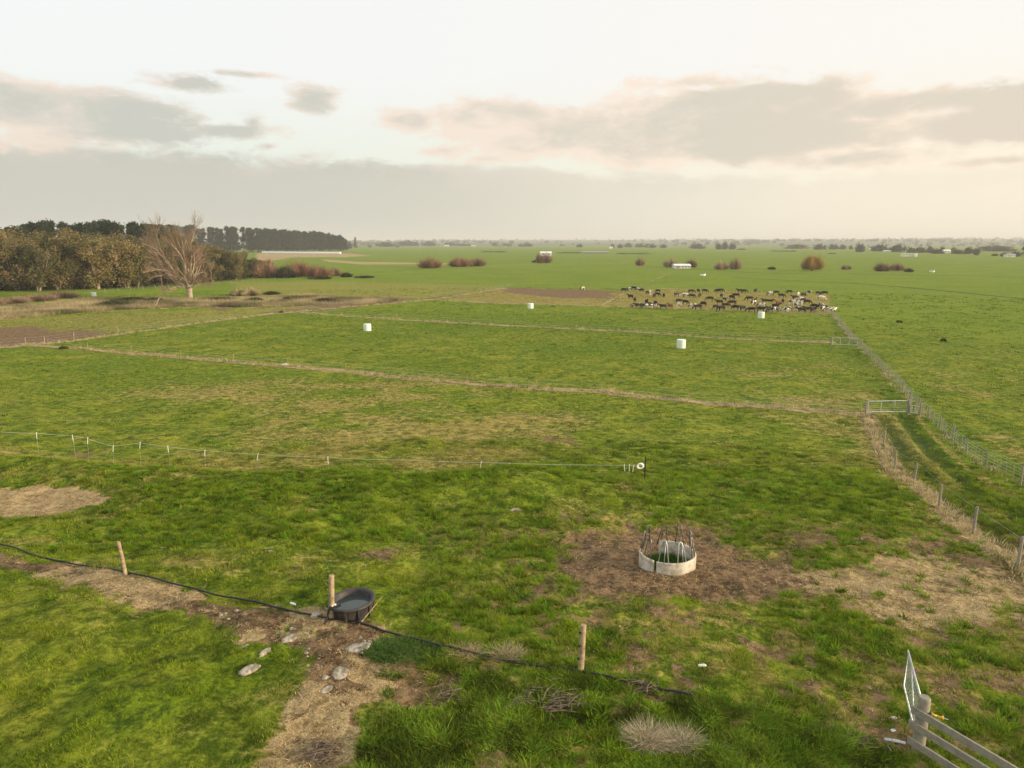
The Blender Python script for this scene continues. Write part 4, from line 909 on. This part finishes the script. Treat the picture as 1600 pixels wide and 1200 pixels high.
# ------------------------------------------------------------------ bushes
def twig_bush(seed, W_, Hh, col, n=2200, leaf=0, lcol=(.05,.06,.03)):
    r = np.random.default_rng(seed); m_ = n; a_ = r.uniform(0, 6.28, m_); rad = np.sqrt(r.uniform(0, 1, m_)); bx_ = np.stack([rad*.28*W_*np.cos(a_), rad*.28*W_*np.sin(a_), np.zeros(m_)], 1)
    sp_ = r.uniform(.0, 1, m_); lob = 1 + .08 * np.sin(3 * a_ + seed) + .06 * np.sin(5 * a_ + 2 * seed) + r.normal(0, .11, m_); ex = np.stack([W_*.5*rad*lob*np.cos(a_), W_*.5*rad*lob*np.sin(a_), Hh*np.sqrt(np.clip(1-(rad*.93)**2, 0, 1))*lob*r.uniform(.6, 1.12, m_)], 1) + r.normal(0, .025*W_, (m_, 3)); ex[:, 2] = ex[:, 2] * r.uniform(.35, 1.05, m_) ** .35; ex[:, 2] = np.maximum(ex[:, 2], .1)
    st_ = bx_ + (ex - bx_) * r.uniform(0, .6, (m_, 1)); wv_ = r.normal(0, 1, (m_, 3)); wv_ /= np.linalg.norm(wv_, axis=1)[:, None]; wv_ *= .035 * max(1, W_ / 8)
    V = np.stack([st_ - wv_, st_ + wv_, ex], 1).reshape(-1, 3); cc = np.repeat(np.array(col) * r.uniform(.45, 1.5, (m_, 1)) * (.8 + .35 * np.sin(a_ * 4 + seed))[:, None], 3, 0)
    if leaf:
        k = leaf; q_ = r.normal(size=(k, 3)); q_ /= np.linalg.norm(q_, axis=1)[:, None]; q_ *= r.uniform(.5, 1, (k, 1)); q_ = q_ * np.array((W_*.4, W_*.4, Hh*.8)); q_[:, 2] = np.abs(q_[:, 2]); LV, lc = leaf_tris(q_, np.full(k, .5), np.array(lcol) * r.uniform(.6, 1.4, (k, 1)))
        V = np.vstack([V, LV]); cc = np.vstack([cc, lc])
    return mesh_np('bush', V, np.arange(len(V)).reshape(-1, 3), M['twig'], col=cc)
RB = (.33,.175,.115); OR = (.58,.38,.10); GB = (.4,.3,.2); GR = (.09,.10,.035)
def bush(px, py, wpx, hpx, col, label, seed=0, leaf=0, lcol=(.05,.06,.03), name='bush', n=2200, grp='bare reddish bushes on the plain'):
    b = at(px, py); k = b[1] * cp + CAMZ * sp; W_ = wpx / F * k; Hh = hpx / F * k
    tag(obj(name, twig_bush(seed + int(px), W_, Hh, col, n, leaf, lcol), None, tuple(b)), label, 'bush', grp)
bush(672,419,44,19,RB,'rounded reddish bare bush, left one of the pair left of centre', leaf=60)
bush(718,417,40,18,RB,'rounded reddish bare bush, middle of the close pair left of centre', leaf=40)
bush(745,416,34,15,(.34,.20,.125),'lower reddish bare bush joined to the right end of the pair')
bush(467,432,52,27,RB,'dome shaped reddish bush beyond the right end of the wood', n=3500)
bush(497,434,44,22,RB,'large reddish domed bush next to olive scrub beyond the wood', n=3000)
bush(445,434,40,22,(.10,.10,.045),'olive green scrub bush between the wood and the reddish domes', leaf=900)
bush(418,434,46,30,(.38,.24,.155),'brownish pink bare bush touching the right end of the wood', n=3500)
bush(523,431,24,15,(.40,.30,.17),'small brown bush right of the reddish domes', leaf=200)
bush(541,433,22,9,GR,'low dark green bush furthest right of the bush row beyond the wood', leaf=500)
bush(500,436,40,6,GR,'low dark scrub in front of the reddish domes', leaf=500)
bush(570,434,34,4,(.14,.12,.06),'very low scrub trailing right of the bush row', leaf=300)
bush(852,411,26,18,(.32,.21,.14),'bare brown bush hiding a white roofed barn')
bush(842,411,12,17,(.32,.21,.14),'slim bare bush left of the barn bush'); bush(836,410,12,4,(.04,.05,.02),'small dark shrub at the left foot of the barn bush', leaf=150)
bush(1000,415,17,14,(.42,.27,.20),'small pinkish bare bush left of the white farmhouse')
bush(1048,417,26,15,(.50,.37,.27),'faded bare bush at the left of the white farmhouse'); bush(1080,418,22,15,(.28,.16,.11),'dark reddish bush at the right end of the white farmhouse')
bush(1127,421,28,15,(.50,.36,.26),'faded pinkish bush, left of the two beyond the herd'); bush(1149,421,22,21,(.48,.33,.24),'taller pinkish bush, right of the two beyond the herd')
bush(1206,421,14,5,(.09,.09,.05),'low dark scrub mound left of the orange tree', leaf=150)
bush(1322,421,18,9,(.5,.4,.28),'faint pale bush right of the orange tree')
bush(1378,424,28,16,(.28,.145,.115),'dark red bare bush, left of the pair at the right'); bush(1401,423,24,14,(.31,.175,.13),'dark red bare bush, right of the pair at the right')
bush(1420,425,16,7,(.16,.15,.07),'low olive scrub beside the dark red bush pair', leaf=200)
b = at(1268, 423); k = b[1]; ot = empty('orange_tree', b); tag(ot, 'low spreading tree with orange and olive foliage alone on the plain', 'tree')
obj('crown', twig_bush(9, 38/F*k, 26/F*k, OR, 3500, 1400, (.26,.19,.04)), ot, (0,0,.6)); MB().tube([(0,0,-.2),(.2,0,3),(.1,0,6)], [.5,.35,.15], 7).build('trunk', M['darkbark'], ot)
# scrub of the creek bank
gr2 = 'dark scrub bushes on the creek bank'
bush(178,478,60,10,(.10,.09,.045),'grey green scrub patch on the creek bank left of the large dark mound', leaf=900, grp=gr2, n=1500)
bush(205,472,66,9,(.05,.065,.022),'long dark green scrub mound left of the bare tree', leaf=2600, lcol=(.035,.055,.018), grp=gr2, n=600)
bush(240,472,40,8,(.05,.065,.022),'dark green scrub nearest the left of the bare tree trunk', leaf=1500, lcol=(.04,.06,.018), grp=gr2, n=500)
bush(345,470,54,7,(.12,.10,.05),'brown green scrub right behind the foot of the bare tree', leaf=600, grp=gr2, n=1200)
bush(398,472,40,8,(.05,.062,.025),'dark scrub in the pale rank grass right of the bare tree', leaf=900, grp=gr2, n=500)
bush(448,470,16,7,(.04,.055,.018),'round dark green bush on the pale bank', leaf=600, grp=gr2, n=200); bush(425,473,13,5,(.05,.07,.02),'small round green bush left of the round dark bush', leaf=400, grp=gr2, n=200)
bush(508,473,48,9,(.07,.07,.04),'dark reeds filling the hollow at the end of the creek', leaf=900, lcol=(.04,.045,.03), grp=gr2, n=1500)
bush(392,462,36,14,(.55,.47,.28),'pale dry grassy hump between the bare tree and the creek bend', grp=gr2, n=3000, leaf=0); bush(372,462,30,12,(.58,.50,.30),'second pale grassy hump left of the first near the creek bend', grp=gr2, n=2400)
bush(425,460,30,6,(.11,.10,.06),'low brown scrub right of the pale grassy humps', grp=gr2, n=900, leaf=300)
for k, (a_, c_) in enumerate(((20, 474), (60, 470), (95, 466))):
    bush(a_, c_, 56, 12, (.36,.25,.18), ['low bare brown hedge clump at the left edge in front of the wood','low bare brown hedge clump, middle of three before the wood','low bare brown hedge clump, right of three before the wood'][k], grp='bare hedge clumps before the wood', n=2600)
b = at(246, 480); mb = MB(); mb.tube([(-.6,0,0),(.4,.1,1.9),(.9,.1,2.4)], [.16,.13,.05], 6); mb.tube([(.4,.1,1.8),(-.9,0,.7)], [.1,.05], 6)
tag(mb.build('dead_branch', M['palebranch'], None, False, tuple(b)), 'pale broken branch lying on the creek bank left of the bare tree', 'branch')

# ------------------------------------------------------------------ horizon trees, hills
def round_tree(seed, pal, n=900):
    r = np.random.default_rng(seed); cl_ = r.normal(0, 1, (16, 3)); cl_ /= np.linalg.norm(cl_, axis=1)[:, None]; cl_ *= r.uniform(.2, .75, (16, 1)); cl_[:, 2] = np.abs(cl_[:, 2]) * .9 + .15
    m_ = n // 16; cen = np.repeat(cl_, m_, 0) + r.normal(0, .15, (m_ * 16, 3)); cc = np.repeat(np.array(pal) * r.uniform(.7, 1.35, (16, 1)), m_, 0) * r.uniform(.8, 1.2, (m_ * 16, 1))
    cen[:, 2] = np.clip(cen[:, 2], .03, 1.05)
    return MB().tube([(0,0,-.02),(0,0,.5)], [.05,.03], 5, False).mesh('trunk', M['darkbark']), leaf_mesh('crown', cen, r.uniform(.10, .20, len(cen)), cc)
rv = [round_tree(500 + i, [(.030,.042,.024), (.045,.055,.03), (.10,.075,.055)][i % 3]) for i in range(6)]
def htree(px, base, top, wpx, kind, label, grp='trees along the horizon', name='tree'):
    y_ = CAMZ * F / (base - 378.0); Hh = CAMZ + (378 - top) / F * y_ if top < 378 else CAMZ - (top - 378) / F * y_; x_ = (px - 800) / F * y_ * cp; Wd = wpx / F * y_ / 1.7
    put_tree(rv[kind] if kind < 6 else pv[kind - 6], (x_, y_, 0), (Wd, Wd, Hh) if kind < 6 else (Hh / 20 * 1.1, Hh / 20 * 1.1, Hh / 20), label, grp, name=name)
HT = [(555,387,371,10,6,'conical tree standing alone just right of the pine plantation'),(545,388,376,10,0,'dark round tree touching the right end of the pine plantation'),(600,385,377,34,1,'wide low hazy tree clump right of the plantation'),
 (627,384,376,12,0,'small dark tree left of the tall clump near the first white shed'),(638,384,374,22,0,'tall dark clump of trees behind the first white shed'),(650,384,377,14,2,'brownish tree beside the tall clump'),(672,384,376,20,0,'dark tree clump between the first two white sheds'),(664,384,378,14,1,'low dark tree left of the clump between the sheds'),
 (697,384,377,8,0,'small dark tree directly behind the second white shed'),(704,384,377,14,0,'round dark tree right of the second white shed'),(725,384,380,34,1,'low hedge like tree line right of the second white shed'),(774,384,378,12,1,'solitary hazy round tree right of centre left'),(790,384,380,16,2,'low brown tree in the haze beside the solitary round tree'),
 (820,385,379,24,1,'low hazy clump above the barn bush'),(905,386,380,10,1,'small hazy tree left of the long low shed'),(957,387,380,8,0,'small dark tree behind the little white hut'),(969,387,380,9,0,'narrow dark tree right of the little white hut'),(982,386,378.5,14,0,'dark square crowned tree group right of the white hut'),
 (1020,387,380,11,0,'left of two round dark trees above the pinkish bush'),(1037,387,380,11,0,'right of two round dark trees above the pinkish bush'),(1000,386,380,20,1,'pale hazy clump between dark square trees and the two round trees'),(1090,388,380,28,2,'broad brownish leafless clump left of the dark trio'),
 (1123,389,379,11,0,'left crown of the dark trio of trees beyond the pinkish bushes'),(1133,389,377,12,0,'middle and tallest crown of the dark trio'),(1145,389,379,13,0,'right crown of the dark trio of trees'),(1160,389.5,387.5,16,1,'low hedge right of the dark trio'),
 (1245,388,381,40,2,'long brownish hedge clump in the haze above the orange tree'),(1281,389.5,379.5,20,0,'flat topped dark tree group right of the brown hedge'),(1303,389,380,18,0,'rounded dark tree group right of the flat topped one'),(1318,389,381,12,1,'lighter tree at the right end of the rounded group'),(1330,389,382,7,1,'tiny tree left of the dark cubic tree'),
 (1345,393,378.5,17,0,'dense dark cubic tree, darkest on the horizon'),(1373,392,380.5,30,1,'wide pale tree clump behind the white low shed'),(1405,393,380,22,0,'large dome shaped dark tree right of the pale clump'),(1396,393,383,14,1,'smaller tree leaning on the dome shaped tree'),
 (1426,394,385,14,1,'light green round tree above the white pen'),(1440,394,385,20,2,'brownish tree right of the white pen'),(1455,394,383,12,1,'tree with one raised crown among the brown hedge'),(1466,395.5,388,24,2,'low brown hedge section left of the white house'),(1474,394,383.5,9,0,'dark tree right behind the white house'),(1492,394,385,9,2,'slim brown tree right of the white house'),(1500,396,389,20,2,'low brown hedge right of the white house'),
 (1515,396,384,15,0,'large dark tree near the right end of the hedge'),(1528,396,386,12,0,'dark tree just right of the large dark hedge tree'),(1528,398,394,6,0,'tiny dark bush in the pale paddock'),(1557,399,395,11,0,'small dark bush left of the edge farmhouse'),(1572,400,393,15,1,'olive bush beside the edge farmhouse'),(1590,400,391,18,0,'dark bush right of the edge farmhouse'),(1602,400,377,14,8,'tall dark conifer cut by the right edge of the view'),
 (1560,392,382.5,60,2,'long brownish leafless belt at the far right')]
for h_ in HT: htree(*h_, name='pine_tree' if h_[4] >= 6 else 'tree')
# rolling wooded hills far behind, one terrain object; the woods on them are stuff
hx = np.linspace(-6500, 7500, 260); hy = np.linspace(2500, 8200, 60); HX, HY = np.meshgrid(hx, hy)
def hillz(x, y):
    up = sst(2550, 3500, y); return -3 + up * (20 + 22 * sst(3500, 7500, y) + 22 * fbm(x, y, 1700, 3, 801) + 10 * fbm(x, y, 500, 2, 803)) * np.interp(x, [-7000, -2500, 0, 3000, 8000], [.55, .5, .8, 1.1, 1.15])
HZ = hillz(HX, HY); I2 = np.arange(HX.size).reshape(HX.shape)
FQ2 = np.stack([I2[:-1, :-1].ravel(), I2[:-1, 1:].ravel(), I2[1:, 1:].ravel(), I2[1:, :-1].ravel()], 1)
M['hill'] = mat('hill_grass', (.07,.11,.035), .95, nscale=.004, col2=(.10,.12,.05))
tag(obj('hills', mesh_np('hills', np.stack([HX.ravel(), HY.ravel(), HZ.ravel()], 1), FQ2, M['hill'], smooth=True)), kind='structure')
def woods(n, y0, y1, label, hgt, seed, zf, hf=.5):
    r = np.random.default_rng(seed); y_ = r.uniform(y0, y1, n); x_ = r.uniform(-.80, .80, n) * y_; k_ = fbm(x_, y_, 420, 3, seed) > (.02 if hf else -.3); x_, y_ = x_[k_], y_[k_]
    m_ = len(x_); hh = hgt * r.uniform(.45, 1.25, m_); per = 46; zz = zf(x_, y_); d = r.normal(size=(m_ * per, 3)); d /= np.linalg.norm(d, axis=1)[:, None]; d *= r.uniform(.5, 1, (m_ * per, 1)); H_ = np.repeat(hh, per)
    cen = np.column_stack([np.repeat(x_, per) + d[:, 0] * H_ * .8, np.repeat(y_, per) + d[:, 1] * H_ * .8, np.repeat(zz, per) + H_ * .5 + d[:, 2] * H_ * .5])
    cc = np.repeat(np.array((.045,.055,.03)) * r.uniform(.6, 1.5, (m_, 1)) + np.array((.03,.012,.006)) * r.uniform(0, 1, (m_, 1)), per, 0)
    tag(obj('distant_woods', leaf_mesh('distant_woods', cen, H_ * .32, cc)), label, 'woods', kind='stuff')
woods(2300, 2700, 6500, 'hazy woods and shelter belts covering the far hills', 13, 901, hillz)
woods(420, 1800, 2500, 'hazy scattered tree belts on the plain before the far hills', 9, 902, lambda x, y: x * 0)

# ------------------------------------------------------------------ buildings
def house(px, base, wpx, hpx, label, roof='roofw', wall='wall', dep=7., wins=3, name='house', cat='house', pitch=.35, rz=0., door=True):
    y_ = CAMZ * F / (base - 378.0); x_ = (px - 800) / F * y_ * cp; Wd = wpx / F * y_; Hh = hpx / F * y_; e_ = Hh * (1 - pitch)
    t = empty(name, (x_, y_, 0), rz); tag(t, label, cat)
    MB().box((0,0,e_/2), (Wd, dep, e_)).add([(-Wd/2,-dep/2,e_),(Wd/2,-dep/2,e_),(Wd/2,dep/2,e_),(-Wd/2,dep/2,e_),(-Wd/2,0,Hh*.98),(Wd/2,0,Hh*.98)], [(0,4,3),(1,2,5)]).build('wall', M[wall], t)
    o_ = .4; MB().add([(-Wd/2-o_,-dep/2-o_,e_-.05),(Wd/2+o_,-dep/2-o_,e_-.05),(Wd/2+o_,0,Hh),(-Wd/2-o_,0,Hh),(-Wd/2-o_,dep/2+o_,e_-.05),(Wd/2+o_,dep/2+o_,e_-.05),
        (-Wd/2-o_,-dep/2-o_,e_+.1),(Wd/2+o_,-dep/2-o_,e_+.1),(Wd/2+o_,0,Hh+.15),(-Wd/2-o_,0,Hh+.15),(-Wd/2-o_,dep/2+o_,e_+.1),(Wd/2+o_,dep/2+o_,e_+.1)],
        [(0,3,2,1),(3,4,5,2),(6,7,8,9),(9,8,11,10),(0,1,7,6),(4,10,11,5),(0,6,9,3),(3,9,10,4),(1,2,8,7),(2,5,11,8)]).build('roof', M[roof], t)
    for k in range(wins): MB().box((-Wd/2 + Wd * (k + .5) / wins, -dep/2 - .03, e_ * .55), (Wd / wins * .42, .08, e_ * .35)).build('window', M['glass'], t)
    if door: MB().box((-Wd/2 + Wd * (1. / max(1, wins)), -dep/2 - .03, min(1.05, e_*.42)), (1.0, .08, min(2.05, e_*.8))).build('door', M['roofg'], t)
house(1066,417.5,24,6.2,'white farmhouse with pale roof between two bare bushes', dep=8, wins=5)
house(853,398.5,17,6.2,'white roofed barn rising behind a bare brown bush', dep=9, wins=2, name='barn', cat='barn')
house(930,395.5,40,3.4,'long low open sided shed far out on the green plain', roof='roofg', dep=9, wins=8, wall='greywood', name='shed', cat='shed', door=False)
house(955,388,5,3,'tiny white hut beside dark horizon trees', wins=1, dep=5, name='hut', cat='hut')
house(659,384,9,2,'long white shed under the tall clump, first from the left', wins=2, dep=8, name='shed', cat='shed'); house(698,384.5,7,2.2,'small white shed, second from the left', wins=1, dep=8, name='shed', cat='shed'); house(740,384.5,7,1.6,'low white shed, third from the left and alone in the field', wins=1, dep=8, name='shed', cat='shed')
house(1387,393,10,2.6,'low white shed in front of the wide pale tree clump', wins=2, name='shed', cat='shed'); house(1361,390,4,2.4,'tiny white cottage right of the dark cubic tree', wins=1, dep=4, name='cottage', cat='house')
house(1480,394.5,10,5,'white house half hidden in the brown hedge at the right', wins=2, dep=6); house(1580,400.5,13,5,'white farmhouse beside bushes near the right edge', roof='roofg', wins=3, dep=6)
# white pen
y_ = CAMZ * F / (400 - 378.0); x_ = (1422 - 800) / F * y_ * cp; t = empty('white_pen', (x_, y_, 0)); tag(t, 'long white tank and posts under a flat white cover standing in the green field', 'shed')
MB().box((0,0,2.9), (16,5,.25)).build('roof', M['roofw'], t); 
for k in range(6): MB().box((-7.6 + k * 3.04, -2.2, 1.4), (.35,.35,2.76)).build('post', M['white'], t)
MB().box((-1,.5,1.1), (13,2.6,2.0)).build('wall', M['wall'], t); MB().lathe([(.01,0),(1.2,0),(1.2,2.7),(.01,2.8)], c=(6.2,-1.2,0), seg=16).build('tank', M['yellow'] if 0 else M['roofw'], t)
# crop cover
a_ = np.array(at(410, 395.5)); c_ = np.array(at(532, 396.4)); mb = MB(); prof_ = [(-1.6,0),(-1.5,1.2),(-.7,2.0),(0,2.2),(.7,2.0),(1.5,1.2),(1.6,0)]; d = c_ - a_; d /= np.linalg.norm(d); nn = np.array((-d[1], d[0], 0)); V = []
for p_ in (a_, c_):
    for u, v_ in prof_: V.append(p_ + nn * u + np.array((0, 0, v_)))
mb.add(V, [(i, i + 1, i + 8, i + 7) for i in range(6)] + [tuple(range(7))[::-1], tuple(range(7, 14))]); tag(mb.build('plastic_tunnel', M['film']), 'long low white plastic crop tunnel in front of the distant pine plantation', 'crop tunnel')
# small distant things
for px, py, w_, lb in ((888,395.5,46,'low dark hedge running left from the long low shed'),(990,397,62,'low dark hedge running right from the long low shed'),(770,394,50,'thin dark hedge line alone in the far field'),(1225,393,44,'thin low hedge in the haze above the orange tree'),(1300,396.5,16,'short dark hedge scrap below the rounded tree group')):
    bush(px, py, w_, 1.6, (.10,.11,.05), lb, leaf=500, lcol=(.05,.06,.03), name='hedge', n=300, grp=None)
for px, py, lb in ((1098, 431, 'white water trough alone in the green field behind the herd'), (1456, 425.5, 'low white trough in the green field near the right edge')):
    b = at(px, py); t = empty('white_trough', b); tag(t, lb, 'trough'); MB().lathe([(1.0,0),(1.15,.1),(1.2,.7),(1.05,.72),(1.0,.4),(.01,.4)], seg=20).build('tub', M['white'], t)
    MB().box((1.1,0,.85), (.4,.3,.35)).build('valve_cover', M['white'], t)
# dark clods / thistles on the right hand field
for px, py, w_, lb in ((1474,533,10,'dark clump of rushes alone in the right hand field, nearer one'), (1405,504,11,'dark low clump in the right hand field, further one'), (100,545,16,'black low heap at the corner where two paddock fences meet'), (440,489,10,'small dark heap by the fence right of the bare tree')):
    bush(px, py, w_, 3.5, (.17,.15,.06), lb, leaf=90, lcol=(.08,.085,.03), name='rush_clump', n=260, grp=None)

# ------------------------------------------------------------------ air
hb = MB().box((0, 6000, 45), (52000, 52000, 100)).mesh('haze', None) if 0 else None
me = bpy.data.meshes.new('haze'); V = [(x, y, z_) for x in (-27000, 27000) for y in (-27000, 27000) for z_ in (-9, 95)]
me.from_pydata(V, [], [(0,1,3,2),(4,6,7,5),(0,4,5,1),(2,3,7,6),(0,2,6,4),(1,5,7,3)]); hm = bpy.data.materials.new('haze'); hm.use_nodes = True; t_ = NT(hm.node_tree); t_.n.remove(t_.n['Principled BSDF'])
pv_ = t_.node('ShaderNodeVolumePrincipled'); pv_.inputs['Color'].default_value = (.93,.94,.90,1); pv_.inputs['Density'].default_value = .00018; pv_.inputs['Anisotropy'].default_value = 0.1
t_.l.new(pv_.outputs[0], t_.n['Material Output'].inputs['Volume']); me.materials.append(hm); tag(obj('haze', me), 'thin pale haze over the plain', 'haze', kind='stuff')
